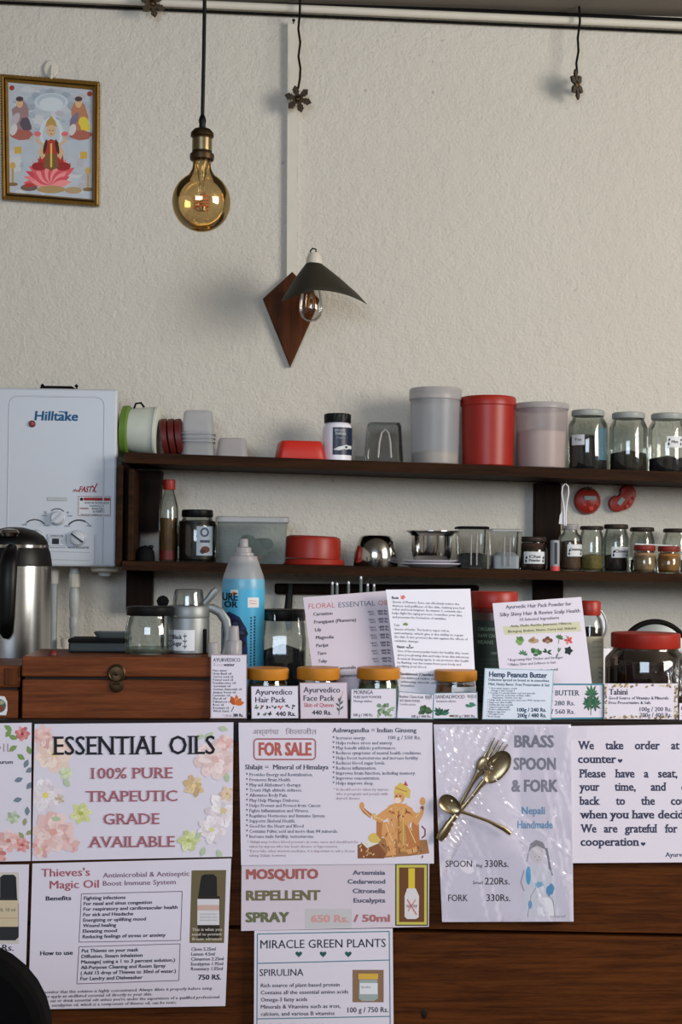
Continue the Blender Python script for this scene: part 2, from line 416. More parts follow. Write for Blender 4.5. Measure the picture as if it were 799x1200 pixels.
# ------------------------------------------------------------------ upright things measured in photo pixels
class K:
    def __init__(s, name, label, cat, cx, Y, base=None, ybase=None, group=None):
        s.name, s.cx, s.Y = name, cx, Y
        z = P(cx, ybase, Y).z if base is None else base
        p = P(cx, ybase if ybase is not None else 650, Y); s.z0 = z; s.x0 = p.x
        # x of the axis at its own height
        for _ in range(3):
            py = s.py_of(z); s.x0 = P(cx, py, Y).x
        s.s = SC(cx, 650, Y)
        s.root = bpy.data.objects.new(name, None); C.objects.link(s.root); s.root.location = (s.x0, Y, z)
        s.root.empty_display_size = .02
        tag(s.root, label, cat, group)
    def py_of(s, z):
        lo, hi = -2000.0, 3000.0
        for _ in range(40):
            m = (lo+hi)/2
            if P(s.cx, m, s.Y).z > z: lo = m
            else: hi = m
        return lo
    def z(s, py): return P(s.cx, py, s.Y).z-s.z0
    def L(s, px, py, dy=0.0): return ((px-s.cx)*s.s, dy, s.z(py))
    def prof(s, pr): return [(r*s.s, 0.0 if y is None else s.z(y)) for r, y in pr]
    def lathe(s, part, m, pr, parent=None, dx=0, dy=0, **k):
        mb = MB(); mb.lathe(s.prof(pr), m, (dx*s.s, dy, 0), **k); return mb.build(part, parent or s.root)
    def put(s, part, mb, parent=None): return mb.build(part, parent or s.root)
    def cyl_at(s, wpx, off=0.0006, rx=1.0):
        R = wpx/2*s.s
        def at(px, py, lf):
            q = max(-.98, min(.98, (px-s.cx)/(wpx/2))); th = math.asin(q)
            return Vector(((R+off+lf)*math.sin(th), -(R+off+lf)*math.cos(th), s.z(py)))
        return at
    def label(s, wpx, x0, x1, y0, y1, m, parent, name='label', off=0.0006):
        at = s.cyl_at(wpx, off); n = 28; vs = []; fs = []
        for i in range(n+1):
            x = x0+(x1-x0)*i/n; vs += [at(x, y0, 0), at(x, y1, 0)]
        for i in range(n): fs.append((2*i, 2*i+1, 2*i+3, 2*i+2))
        mb = MB(); mb.add(vs, fs, m, True); o = mb.build(name, parent)
        sf = Surf(at); sf.strip = max(1.2, wpx/24); return o, sf
    def bx(s, part, m, x0, x1, y0, y1, d0, d1, bev=0.0, parent=None):
        mb = MB(); mb.box(((x0-s.cx)*s.s, d0, s.z(y1)), ((x1-s.cx)*s.s, d1, s.z(y0)), m, bev); return mb.build(part, parent or s.root)
    @property
    def yb(s): return s.py_of(s.z0)
    def end(s):
        ch = list(s.root.children)
        if len(ch) == 1:
            o = ch[0]; loc = s.root.location.copy()
            for k in ('label', 'category', 'group'):
                if k in s.root: o[k] = s.root[k]
            o.parent = None; o.location = loc; bpy.data.objects.remove(s.root); o.name = s.name; s.root = o
        return s.root

# ================================================================== STRUCTURE
W = 3.10
ztop = P(400, 8, W).z
mb = MB(); mb.box((-2.6, W, 0), (2.6, W+.15, ztop+.3), M_wall); struct(mb.build('wall_back'))
mb = MB(); mb.box((-2.75, -2.6, 0), (-2.6, W+.15, ztop+.3), M_wall); struct(mb.build('wall_left'))
def wall_with_hole(name, ax, pos, thick, u0, u1, h0, h1, a, b, za, zb):
    mb = MB()
    def bx(p, q, zl, zh):
        if ax == 'x': mb.box((pos, p, zl), (pos+thick, q, zh), M_wall)
        else: mb.box((p, pos, zl), (q, pos+thick, zh), M_wall)
    bx(u0, a, h0, h1); bx(b, u1, h0, h1); bx(a, b, h0, za); bx(a, b, zb, h1)
    struct(mb.build(name))
    fb = MB()
    def fx(p, q, zl, zh):
        if ax == 'x': fb.box((pos+.04, p, zl), (pos+.09, q, zh), M_shelf, .004)
        else: fb.box((p, pos+.04, zl), (q, pos+.09, zh), M_shelf, .004)
    fx(a, a+.05, za, zb); fx(b-.05, b, za, zb); fx(a, b, za, za+.05); fx(a, b, zb-.05, zb)
    m_ = (a+b)/2; fx(m_-.02, m_+.02, za, zb)
    return fb
wall_with_hole('wall_right', 'x', 2.6, .15, -2.6, W+.15, 0, ztop+.3, 0.0, 1.5, 1.2, 2.35)
wall_with_hole('wall_rear', 'y', -1.50, .15, -2.6, 2.6, 0, ztop+.3, -1.45, .35, 1.45, 2.42)
mb = MB(); mb.box((-2.75, -2.75, ztop), (2.75, W+.15, ztop+.15), M_ceil); struct(mb.build('ceiling'))
mb = MB(); mb.box((-2.75, -2.75, -.1), (2.75, W+.15, 0), M_floor); struct(mb.build('floor'))
# pipe-like cove trim under the ceiling and the cable trunking down the wall
a0, a1 = P(-60, -8, W-.02), P(870, 33, W-.02)
mb = MB(); mb.tube([a0, a1], .0085, M_pvc, 14)
mb.tube([a0+Vector((0, .012, .016)), a1+Vector((0, .012, .016))], .006, M_matblack, 8);  # black tubes above and below draw the trim's shadow lines as solid parts
mb.tube([a0+Vector((0, .010, -.0115)), a1+Vector((0, .010, -.0115))], .0032, M_matblack, 8); struct(mb.build('trim_1'))
t0, t1 = P(337, 27, W-.014), P(348.5, 27, W-.014); b0, b1 = P(336, 326, W-.014), P(347.5, 326, W-.014)
mb = MB(); d = Vector((0, .015, 0)); mb.hexa([b0, b1, t1, t0, b0+d, b1+d, t1+d, t0+d], M_pvc); struct(mb.build('trim_2'))

# ------------------------------------------------------------------ counter
CF = 2.10
ca, cb = P(-300, 842, CF), P(1150, 847, CF)
def counter_z(x): return ca.z+(cb.z-ca.z)*(x-ca.x)/(cb.x-ca.x)
def slab(mb, xa, xb, zf, dz0, dz1, y0, y1, m):
    mb.hexa([(xa,y0,zf(xa)+dz0),(xb,y0,zf(xb)+dz0),(xb,y0,zf(xb)+dz1),(xa,y0,zf(xa)+dz1),
             (xa,y1,zf(xa)+dz0),(xb,y1,zf(xb)+dz0),(xb,y1,zf(xb)+dz1),(xa,y1,zf(xa)+dz1)], m)
croot = bpy.data.objects.new('counter', None); C.objects.link(croot)
tag(croot, 'dark brown plank counter front covered with paper signs', 'counter')
mb = MB(); slab(mb, ca.x, cb.x, counter_z, -.030, 0, CF-.004, CF+.48, M_edge); mb.build('worktop', croot)
g0 = P(400, 1089, CF+.004).z; g1 = P(700, 1094.5, CF+.004).z; xg0, xg1 = P(400, 1089, CF).x, P(700, 1094.5, CF).x
def gap_z(x): return g0+(g1-g0)*(x-xg0)/(xg1-xg0)
for i in range(2):
    mb = MB()
    if i == 0:
        mb.hexa([(ca.x,CF+.004,gap_z(ca.x)+.003),(cb.x,CF+.004,gap_z(cb.x)+.003),(cb.x,CF+.004,counter_z(cb.x)-.031),(ca.x,CF+.004,counter_z(ca.x)-.031),
                 (ca.x,CF+.03,gap_z(ca.x)+.003),(cb.x,CF+.03,gap_z(cb.x)+.003),(cb.x,CF+.03,counter_z(cb.x)-.031),(ca.x,CF+.03,counter_z(ca.x)-.031)], M_counter)
    else:
        slab(mb, ca.x, cb.x, gap_z, -.325, -.003, CF+.004, CF+.03, M_counter)
    mb.build('front_plank', croot)
mb = MB(); mb.box((ca.x, CF+.012, .12), (cb.x, CF+.03, gap_z(cb.x)-.33), M_counter); mb.build('front_plank', croot)
mb = MB(); mb.box((ca.x+.03, CF+.04, 0), (cb.x-.03, CF+.44, .12), M_edge); mb.build('plinth', croot)
mb = MB(); mb.box((ca.x+.01, CF+.05, .12), (cb.x-.01, CF+.44, counter_z(ca.x)-.035), M_edge); mb.build('carcass', croot)
mb = MB(); p = P(497, 1188, CF+.0035); mb.lathe([(.0075, 0), (.006, .0006), (0, .0008)], M_edge, (0,0,0), 18, rx=.6, ry=1.0, axis=Matrix.Rotation(math.pi/2, 3, 'X')); k = mb.build('wood_knot', croot); k.location = p

# ------------------------------------------------------------------ wall shelf
SF = 2.90
def line_z(pa, pb):
    A, B = P(*pa, SF), P(*pb, SF)
    return lambda x: A.z+(B.z-A.z)*(x-A.x)/(B.x-A.x)
up_z = line_z((150, 530), (799, 553)); lo_z = line_z((150, 657.5), (799, 672.5))
xa, xb = P(137, 530, SF).x, P(1000, 550, SF).x
sroot = bpy.data.objects.new('wall_shelf', None); C.objects.link(sroot); sroot.location = (0, 0, 0)
tag(sroot, 'dark brown two-tier wooden shelf fixed to the plaster wall', 'shelf')
mb = MB(); slab(mb, P(146, 530, SF).x, xb, up_z, -.0215, 0, SF, W-.001, M_shelf); mb.build('shelf_board', sroot)
mb = MB(); slab(mb, P(143, 660, SF).x, xb, lo_z, -.0185, 0, SF, W-.001, M_shelf); mb.build('shelf_board', sroot)
def post(x0, x1, y0, y1, Ya, Yb, m=M_post):
    a, b = P(x0, y0, Ya), P(x1, y1, Ya); mb = MB(); mb.box((a.x, Ya, b.z), (b.x, Yb, a.z), m, .002); return mb.build('upright', sroot)
post(627, 657, 566, 672, 3.072, W-.001); post(626, 660, 680, 704, 3.072, W-.001)
post(137, 142.5, 545, 664, SF+.004, W-.05, M_shelf); post(150.5, 156, 549, 657, SF+.006, W-.05, M_shelf)
post(142, 151, 541, 660, SF+.06, W-.001); post(148, 178, 667.5, 716, 3.06, W-.001)
a = P(157, 549, 3.03); b = P(189, 549, 3.03); c_ = P(185, 622, 3.03); d_ = P(157, 622, 3.03)
mb = MB(); mb.prism([(d_.x, d_.z), (c_.x, c_.z), (b.x, b.z-.004), (a.x, a.z-.004)], 3.03, W-.001, M_post); mb.build('bracket', sroot)

# ================================================================== ON THE WALL
AX = Matrix.Rotation(math.pi/2, 3, 'X')    # local z -> -y (towards the room)
# framed print
fq = [(1, 88), (117, 97), (116, 242), (3, 234)]
S = Sign('framed_print', 'gilt framed devotional print of a seated figure on a pink lotus', 'picture', fq, W-.012, m=mat('print_sky', (176, 182, 190), 0.3, var=.06, scale=40), thick=.006)
def inset(q, t):
    cx = sum(p[0] for p in q)/4; cy = sum(p[1] for p in q)/4
    out = []
    for (x, y) in q:
        out.append((x+(t if x < cx else -t), y+(t if y < cy else -t)))
    return out
mb = MB(); rings = []
for t, lf in ((0, -.004), (0, .006), (2.2, .009), (4.0, .006), (6.0, .008), (8.5, .001)):
    rings.append([S.at(x, y, lf) for x, y in inset(fq, t)])
for i, (A, B) in enumerate(zip(rings, rings[1:])):
    for k in range(4): mb.add([A[k], A[(k+1) % 4], B[(k+1) % 4], B[k]], [(0, 1, 2, 3)], M_gold if i != 3 else M_oldbrass)
mb.build('frame', S.obj)
mb = MB()
for k in range(4):
    A, B = Vector(rings[1][k]), Vector(rings[1][(k+1) % 4]); n = 44
    for i in range(n):
        p = A.lerp(B, (i+.5)/n); mb.lathe([(0, -.0016), (.0016, 0), (0, .0016)], M_oldbrass if i % 2 else M_gold, p, 5, smooth=False)
mb.build('beading', S.obj)
SK = (205, 168, 130)
for i in range(60): S.ell(random.uniform(14, 104), random.uniform(104, 226), random.uniform(3, 9), random.uniform(2, 6), random.choice(((188, 192, 198), (160, 170, 182), (196, 196, 198), (176, 172, 178))), wob=.3)
for i in range(9):
    a = math.pi*(1+i/8); S.ell(60+24*math.cos(a), 124+16*math.sin(a), 6, 5, ((150, 160, 172), (164, 172, 184))[i % 2], wob=.2)
S.ell(60, 120, 20, 11, (190, 198, 204)); S.ell(60, 119, 17, 9, (172, 182, 192)); S.ell(60, 122, 14, 8, (196, 204, 210))
for sx, cols in ((26, ((150, 120, 120), (90, 80, 90), (180, 170, 175))), (95, ((176, 120, 90), (210, 190, 70), (120, 110, 130)))):
    S.ell(sx-2, 137, 10, 18, cols[0], wob=.15); S.ell(sx-3, 121, 4, 5.5, SK); S.ell(sx-3, 116, 4.5, 3, (80, 60, 60))
    S.ell(sx-8, 140, 4, 9, cols[2], .5, wob=.1); S.ell(sx+4, 146, 6, 9, cols[1], -.4, wob=.15); S.ell(sx, 158, 13, 6, (164, 96, 84), wob=.2)
    S.ell(sx-10, 152, 4, 7, (200, 196, 196), .3)
for i in range(13):
    a = math.pi+math.pi*i/12; S.leaf(60, 214, 33, 4.5, a*0.82+.56, ((214, 92, 100), (226, 126, 128), (196, 70, 84))[i % 3])
for i in range(11):
    S.leaf(60, 217, 24, 4, math.pi+.18+i*.28, ((232, 140, 140), (206, 84, 92))[i % 2])
S.ell(60, 156, 14, 19, (196, 204, 208)); S.ell(60, 158, 10, 15, (178, 188, 196))
S.poly([(48, 176), (53, 166), (60, 163), (68, 166), (73, 177), (75, 192), (45, 191)], (168, 58, 48))
for sg in (-1, 1):
    S.poly([(60+sg*9, 167), (60+sg*15, 178), (60+sg*11, 187), (60+sg*7, 183)], SK)
    S.line([(60+sg*8, 170), (60+sg*17, 165), (60+sg*15, 157)], 2.6, SK); S.ell(60+sg*16, 157, 4, 3, (214, 104, 110))
    S.ell(60+sg*14, 195, 9, 5, (150, 46, 44)); S.ell(60+sg*7, 172, 2, 9, (70, 46, 40), sg*-.2)
S.poly([(54, 180), (66, 180), (69, 196), (60, 200), (51, 196)], (120, 88, 54)); S.line([(60, 168), (60, 196)], 2.2, (214, 180, 90))
S.ell(60, 153, 5.6, 7.5, SK); S.poly([(53, 149), (55, 142), (60, 136), (65, 142), (67, 149), (60, 146)], (176, 142, 76))
S.line([(57.5, 153), (58.8, 153)], 1, (50, 36, 34)); S.line([(61.2, 153), (62.5, 153)], 1, (50, 36, 34)); S.line([(59, 157), (61.2, 157)], .9, (160, 60, 60))
S.ell(60, 222, 17, 4.5, (170, 140, 96)); S.ell(34, 220, 10, 4, (110, 92, 80)); S.ell(34, 217, 6, 2.5, (176, 60, 56)); S.ell(86, 223, 10, 4, (172, 146, 110))
for x, y in ((15, 197), (103, 203)):
    S.rect(x-1.2, y-2, x+1.2, y+18, (176, 146, 90)); S.ell(x, y-3, 3.5, 4, (196, 160, 90)); S.ell(x, y+19, 6, 2.2, (130, 104, 70))
for x, y in ((21, 176), (98, 182)): S.rect(x-4, y-4, x+4, y+4, (200, 160, 70))
for x, y in ((14, 103), (105, 110)): S.ell(x, y, 3, 3, (150, 62, 44))
S.done()
# hook
k = K('wall_hook', 'small white stick-on hook above the gilt framed print', 'hook', 60, W-.001, ybase=94)
mb = MB(); pts = []
for i in range(20):
    a = 2*math.pi*i/20; pts.append((8.5*k.s*math.cos(a), k.z(82)+11*k.s*math.sin(a)))
mb.prism(pts, -.006, 0, M_pvc, .002); k.put('plate', mb)
mb = MB(); mb.tube([k.L(61, 78, -.005), k.L(61, 84, -.009), k.L(61, 92, -.013), k.L(61.5, 94, -.017), k.L(62, 90, -.021)], .0032, M_pvc); k.put('prong', mb); k.end()

# kite-shaped wall lamp
k = K('wall_lamp', 'wall lamp with kite-shaped wooden plaque, dark curved shade and bare bulb', 'lamp', 341, W, ybase=431)
mb = MB(); mb.prism([(k.L(x, y)[0], k.L(x, y)[2]) for x, y in ((340, 431), (374, 352), (341, 320), (307, 352))], -.016, 0, M_plaque, .002); k.put('backplate', mb)
O = k.root.location; YS = 2.93
def w(px, py, Y): return P(px, py, Y)-O
mb = MB(); mb.tube([w(342, 345, W-.016), w(352, 332, 3.0), w(366, 318, YS)], .0045, M_matblack); k.put('arm', mb)
sc_ = SC(368, 320, YS); cx0 = w(367.5, 309, YS); n = 48; T = 7
vs = []; fs = []
for side in (0, 1):
    for j in range(T+1):
        t = j/T
        for i in range(n):
            a = 2*math.pi*i/n; c_, s_ = math.cos(a), math.sin(a)
            rr = 63 if c_ > 0 else 37
            drop = (30+7*abs(s_)+(16 if c_ > 0 else 14)*abs(c_)**(2.2 if c_ > 0 else 1.2)) if s_ <= 0 else 12+(34 if c_ > 0 else 32)*abs(c_)**3
            x = 9*c_*(1-t)+rr*c_*t; y = 9*s_*(1-t)+(36 if s_ < 0 else 24)*s_*t
            z = -(drop*(t-.05*math.sin(math.pi*t)))
            vs.append((cx0.x+x*sc_, cx0.y+y*sc_, cx0.z+z*sc_-side*.0016))
for side in (0, 1):
    o = side*(T+1)*n
    for j in range(T):
        for i in range(n): fs.append((o+j*n+i, o+j*n+(i+1) % n, o+(j+1)*n+(i+1) % n, o+(j+1)*n+i))
for i in range(n): fs.append((T*n+i, T*n+(i+1) % n, (2*T+1)*n+(i+1) % n, (2*T+1)*n+i))
mb = MB(); mb.add(vs, fs, mat('lamp_shade_metal', (44, 40, 30), .6, var=.1, scale=20), True); k.put('lamp_shade', mb)
c0 = w(368, 309, YS)
mb = MB(); mb.lathe([(9.2*sc_, -2*sc_), (9.2*sc_, 4*sc_), (8*sc_, 9*sc_), (6*sc_, 12.5*sc_), (0, 13*sc_)], M_pvc, c0, 28); sock = k.put('socket', mb)
mb = MB(); mb.tube([c0+Vector((-4*sc_, 0, 11*sc_)), c0+Vector((-4.5*sc_, 0, 15*sc_)), c0+Vector((-2*sc_, 0, 18*sc_)), c0+Vector((2*sc_, 0, 17*sc_)), c0+Vector((2*sc_, 0, 14*sc_))], .0016, M_matblack); k.put('wire_loop', mb, sock)
bz = [(0, 377), (6, 376), (11, 372), (13.8, 365), (13.6, 357), (12, 347), (10, 336), (8, 326), (7.5, 316)]
bc = w(364.5, 350, YS); zz = lambda py: (350-py)*sc_
mb = MB(); mb.lathe([(r*sc_, zz(y)) for r, y in bz], M_bulbglass, bc, 28); bulb = k.put('bulb', mb)
mb = MB()
for i in range(6):
    a = 2*math.pi*i/6; mb.tube([bc+Vector((2.5*sc_*math.cos(a), 2.5*sc_*math.sin(a), zz(338))), bc+Vector((6*sc_*math.cos(a), 6*sc_*math.sin(a), zz(360)))], .0011, M_yellow, 6)
mb.tube([bc+Vector((0, 0, zz(325))), bc+Vector((0, 0, zz(350)))], .0022, M_labelw, 8); k.put('filament', mb, bulb); k.end()

# pendant bulb
k = K('pendant_lamp', 'hanging amber globe bulb in a dark brass socket on a black cord', 'lamp', 235.5, 2.3, ybase=271)
k.lathe('bulb', M_amber, [(34.5*math.sin(math.radians(a)), 236.8+34.5*math.cos(math.radians(a))) for a in range(0, 151, 6)]+[(13.8, 202.5), (11.8, 199), (11, 195), (10.6, 186)], n=56)
k.lathe('glass_stem', M_bulbglass, [(7, 247), (8, 240), (4.5, 228), (3, 215), (6, 198), (8, 190)], n=20)
mb = MB(); pts = []
for i in range(61):
    a = i*2*math.pi*4/60; pts.append((8.5*k.s*math.cos(a), 8.5*k.s*math.sin(a), k.z(246-i*.26)))
mb.tube(pts, .0011, mat('warm_filament', (232, 96, 30), .5, var=.05), 6); mb.lathe(k.prof([(2, 247), (2, 228)]), M_oldbrass, n=10); k.put('filament', mb)
sk = k.lathe('socket', M_oldbrass, [(12, 189), (14, 187.5), (14.5, 184), (14.3, 181), (12, 179.5), (11.6, 178), (11.6, 163), (12, 161.5), (13.8, 160), (13.5, 156), (10, 152), (4, 150.5)], n=36)
k.lathe('shell', M_brass, [(11.9, 177.5), (11.9, 163.5)], sk, n=36, cap=False)
k.lathe('cord_grip', M_black, [(4.2, 152), (3.8, 146), (4.6, 141), (3, 136), (1.8, 134)], n=16)
mb = MB(); zc = ztop-k.z0
mb.tube([(0, 0, k.z(137)), (.0008, 0, k.z(60)), (.001, 0, k.z(0)), (0, 0, zc-.01)], .0031, M_black, 10); k.put('cord', mb)
mb = MB(); mb.lathe([(.045, zc-.022), (.05, zc-.012), (.05, zc)], M_oldbrass, n=32); k.put('ceiling_rose', mb); k.end()

# hanging snowflake ornaments
M_orn = mat('ornament_glitter', (58, 46, 32), .4, .4, var=.5, scale=120)
def ornament(label, cx, cy, r, rot, yoff=.045, path=None, sx=1.0):
    Y = W-yoff
    k = K('snowflake_ornament', label, 'ornament', cx, Y, ybase=cy+r)
    pts = []
    for i in range(6):
        a = math.pi/2+i*math.pi/3+.26
        for rr, da in ((.36, -.52), (.50, -.34), (.66, -.44), (.66, -.28), (.84, -.34), (.96, -.15), (1.10, 0), (.96, .15), (.84, .34), (.66, .28), (.66, .44), (.50, .34)):
            pts.append((rr*r*k.s*math.cos(a+da)*sx, k.z(cy)+rr*r*k.s*math.sin(a+da)))
    mb = MB(); mb.prism(pts, -.0022, .0022, M_orn)
    mb.lathe([(.3*r*k.s, 0), (.18*r*k.s, .003), (0, .004)], M_oldbrass, (0, -.0022, k.z(cy)), 6, axis=AX, smooth=False)
    o = k.put('snowflake', mb); o.rotation_euler.z = rot
    mb = MB(); up = path or [(cx+.5, cy-r*.8), (cx+1.5, cy-r*2.4), (cx+.2, cy-r*4), (cx+1, cy-r*6)]
    z1 = max(k.z(up[-1][1]), ztop-k.z0)
    L_ = [k.L(*p) for p in up]; L_.append((L_[-1][0], 0, ztop-k.z0-.001))
    mb.tube(L_, .0025, M_matblack, 7); k.put('wire', mb); k.end()
ornament('brown snowflake ornament on a twisted wire beside the white cable trunking', 349, 116, 15, 0, path=[(349, 104), (351, 92), (351.5, 80), (349, 66), (351, 50), (348.5, 34), (350, 16)])
ornament('brown snowflake ornament turned edge-on, hanging alone over bare wall', 675.5, 99, 16, .95, path=[(676, 86), (675, 74), (677.5, 60), (676.5, 45), (679, 25), (678, 8)])
ornament('brown snowflake ornament half cut off at the top near the pendant cord', 178, 4, 15, .5, path=[(178, -6), (178, -12)])
k = K('wire_nail', 'dark nail in the ceiling trim holding the middle ornament wire', 'nail', 344, W-.03, ybase=24)
mb = MB(); mb.lathe([(.0035, -.001), (.0035, .002), (.0014, .002), (.0014, -.028)], M_oldbrass, n=10, axis=AX); k.put('shaft', mb); k.end()

# ------------------------------------------------------------------ water heater
k = K('water_heater', 'white wall-mounted gas water heater with dials and blue lettering', 'water heater', 52, 2.95, ybase=663.5)
k.bx('body', M_white, -32, 135, 455, 663.5, 0, .028, .004); k.bx('chassis', M_greypipe, -26, 110, 457, 661, .028, .148, .003)
mb = MB()
def rr_path(x0, x1, y0, y1, r, open_bottom=False):
    pts = []
    if open_bottom: pts.append((x0, y1))
    for cx, cy, a0 in ((x0+r, y0+r, 180), (x1-r, y0+r, 270)):
        for i in range(7):
            a = math.radians(a0+i*15); pts.append((cx+r*math.cos(a), cy+r*math.sin(a)))
    if open_bottom: pts.append((x1, y1))
    else:
        for cx, cy, a0 in ((x1-r, y1-r, 0), (x0+r, y1-r, 90)):
            for i in range(7):
                a = math.radians(a0+i*15); pts.append((cx+r*math.cos(a), cy+r*math.sin(a)))
    return pts
mb.tube([k.L(x, y, -.0002) for x, y in rr_path(8, 120, 464.5, 663, 10, True)], .0016, M_white, 8, flat=.6)
mb.tube([k.L(111, 626, -.0002), k.L(111, 662, -.0002)], .0018, M_white, 8); mb.tube([k.L(58, 646, 0), k.L(105, 647, 0)], .0008, M_greypipe, 6); mb.tube([k.L(56, 655.5, 0), k.L(105, 656.5, 0)], .0008, M_greypipe, 6); k.put('front_panel', mb)
hs = Surf(lambda x, y, lf: Vector(k.L(x, y, -lf-.0004)))
LB = (22, 84, 128)
hs.text(37.5, 88.5, 492.5, 10.5, 'Hilltake', LB, .03, italic=.10); hs.line([(66, 482.3), (75, 482.6), (73, 484.6)], 1.3, LB)
hs.text(83.5, 91, 576, 4, 'the', (150, 70, 60), .02, italic=.3); hs.text(91, 106, 576, 6.5, 'FAST', (150, 34, 30), .03, italic=.25); 
hs.line([(106, 568), (109, 571), (110, 576), (112, 575)], 1.1, (150, 34, 30)); hs.line([(107, 576), (110, 571), (112.5, 566), (111.5, 566.5)], 1.3, (150, 34, 30))
def arc(cx, cy, r, a0, a1, wd, col, n=10): hs.line([(cx+r*math.cos(math.radians(a0+(a1-a0)*i/n)), cy-r*math.sin(math.radians(a0+(a1-a0)*i/n))) for i in range(n+1)], wd, col)
arc(66, 607, 11, 45, 130, 1.1, BLK); arc(40, 624, 15, 40, 130, 1.3, BLK); arc(92, 625, 16, 62, 140, 1.6, BLK); arc(92, 625, 16, 35, 62, .6, BLK)
for x, y, t in ((48, 605, 'min'), (78, 605, 'max'), (25, 616, 'off'), (51, 616.5, 'max'), (75, 617, 'min'), (101, 616.5, 'max')): hs.text(x, x+6, y, 2.4, t, (70, 72, 84), 0)
hs.text(50, 54, 602, 3, 'S', (70, 72, 84), 0); hs.text(77, 80, 602, 3, 'W', (70, 72, 84), 0)
hs.text(79, 104, 642.5, 2.6, 'WATER REGULATOR', (50, 52, 64), .02)
hs.done(k.root)
sl = k.bx('indicator_slot', M_greypipe, 54, 78, 582.5, 587, -.0015, .002, .0012)
mb = MB(); mb.lathe([(.007, 0), (.007, .003), (.0045, .0055), (0, .006)], mat('red_button', (120, 32, 24), .35), k.L(35, 497, 0), 24, axis=AX); k.put('red_button', mb)
for x, y, r, ang in ((66.5, 607, 8.5, .75), (91, 630, 9.5, -.62), (43, 630, 9.5, -.62)):
    c = k.L(x, y, 0); mb = MB(); mb.lathe([(r*k.s*1.05, 0), (r*k.s*1.05, .003), (r*k.s*.92, .004), (r*k.s*.86, .014), (r*k.s*.7, .016), (0, .016)], M_white, c, 36, axis=AX); d_ = k.put('dial', mb)
    mb = MB(); q = Vector((math.cos(ang), 0, math.sin(ang)))*r*k.s*.9; nrm = Vector((-q.z, 0, q.x)).normalized()*.0012
    a_ = Vector(c)+Vector((0, -.0185, 0)); mb.hexa([a_-q-nrm, a_+q-nrm, a_+q+nrm, a_-q+nrm]+[v+Vector((0, .004, 0)) for v in (a_-q-nrm, a_+q-nrm, a_+q+nrm, a_-q+nrm)], M_matblack if r > 9 else M_greypipe); k.put('pointer', mb, d_)
dp = k.bx('display', M_white, 55.5, 77, 625.5, 641.5, -.0035, .001, .0012)
mb = MB(); mb.box(Vector(k.L(61, 637.5, -.0045)), Vector(k.L(69, 631, -.002)), M_black); k.put('screen', mb, dp)
ds = Surf(lambda x, y, lf: Vector(k.L(x, y, -lf-.0036))); ds.text(58, 74, 629, 2.2, 'TEMPERATURE', (60, 60, 70), .01); ds.text(70.5, 74, 636.5, 4, '°C', (60, 60, 70), .01); ds.frame([(57, 630), (75, 630), (75, 639.5), (57, 639.5)], .4, (110, 112, 120)); ds.done(dp)
st = k.bx('warning_sticker', M_labelw, 90, 129, 580, 605.5, -.0006, .0005)
ss = Surf(lambda x, y, lf: Vector(k.L(x, y, -lf-.0008))); RD = (150, 44, 50)
ss.frame([(91, 581), (128.5, 581), (128.5, 604), (91, 604)], .6, (120, 70, 80)); ss.rect(97, 582.5, 128, 586, RD); ss.ell(94.5, 584.5, 2, 2, BLK)
ss.text(98, 127, 589.8, 2.4, 'DO NOT USE THIS IN BATHROOM', BLK, .01); ss.text(104, 121, 593, 2.2, 'Installation by', (70, 90, 130), .01)
ss.text(92.5, 103, 596.5, 2.4, 'WARNING', RD, .02); ss.text(107, 121, 596.5, 2.6, 'Room Type', BLK, .02); ss.text(108, 122, 600, 2.6, 'for DOMESTIC', BLK, .02); ss.text(94, 127, 603.2, 2, 'Keep proper ventilation while in use', BLK, .01); ss.done(st)
mb = MB(); mb.tube([k.L(39, 455, .07), k.L(39, 450, .08), k.L(46, 450, .08), k.L(74, 450, .08), k.L(81, 455, .07)], .006, M_brownred if False else M_matblack, 10); mb.lathe([(.035, 0), (.033, .006), (.028, .008)], M_matblack, k.L(60, 455.3, .075), 30)
for x in (39, 80): mb.lathe([(0, -.0045), (.0045, 0), (0, .0045)], M_matblack, k.L(x, 446.5, .08), 8); mb.tube([k.L(x, 455, .08), k.L(x+1, 446.5, .08)], .0015, M_matblack, 6)
k.put('flue_collar', mb)
mb = MB(); mb.lathe([(14*k.s, k.z(670)), (17*k.s, k.z(668)), (17*k.s, k.z(663)+.002)], M_pvc, k.L(119, 664, .06)[:2]+(0,), 24); mb.lathe([(7*k.s, k.z(675)), (8*k.s, k.z(669))], M_greypipe, k.L(119, 664, .06)[:2]+(0,), 18); k.put('drain_cap', mb)
wh = k
k.end()
# pipes under the heater
def pipe(label, cx, w_, Y, rows, ytop, ybot):
    k = K('water_pipe', label, 'pipe', cx, Y, ybase=ybot)
    mb = MB(); mb.lathe(k.prof([(w_/2*r, y) for r, y in rows]), M_greypipe, n=24); k.put('tube', mb)
    mb = MB(); mb.lathe(k.prof([(w_/2*1.35, ytop+17), (w_/2*1.4, ytop+15), (w_/2*1.35, ytop+2), (w_/2*.9, ytop)]), M_pvc, n=10, smooth=False); k.put('coupling', mb)
    return k
k = pipe('slim white pipe dropping from the heater beside the kettle', 62.5, 8, 3.02, [(1, 767), (1, 664.5)], 667, 768); k.end()
k = pipe('jointed white pipe with elbow under the heater, right of the slim one', 86, 9.5, 3.0, [(1, 762), (1, 738), (1.15, 736), (1.15, 724), (.9, 722), (1.25, 712), (1.3, 695), (1.0, 690), (1.0, 688), (1.25, 686), (1.25, 672), (1, 664.5)], 671, 763)
mb = MB(); mb.tube([k.L(86, 750), k.L(85.5, 757), k.L(81, 761), k.L(72, 761.5)], .0105, M_pvc, 14); mb.tube([k.L(78, 748), k.L(78, 768)], .0125, M_pvc, 14); k.put('elbow', mb); k.end()

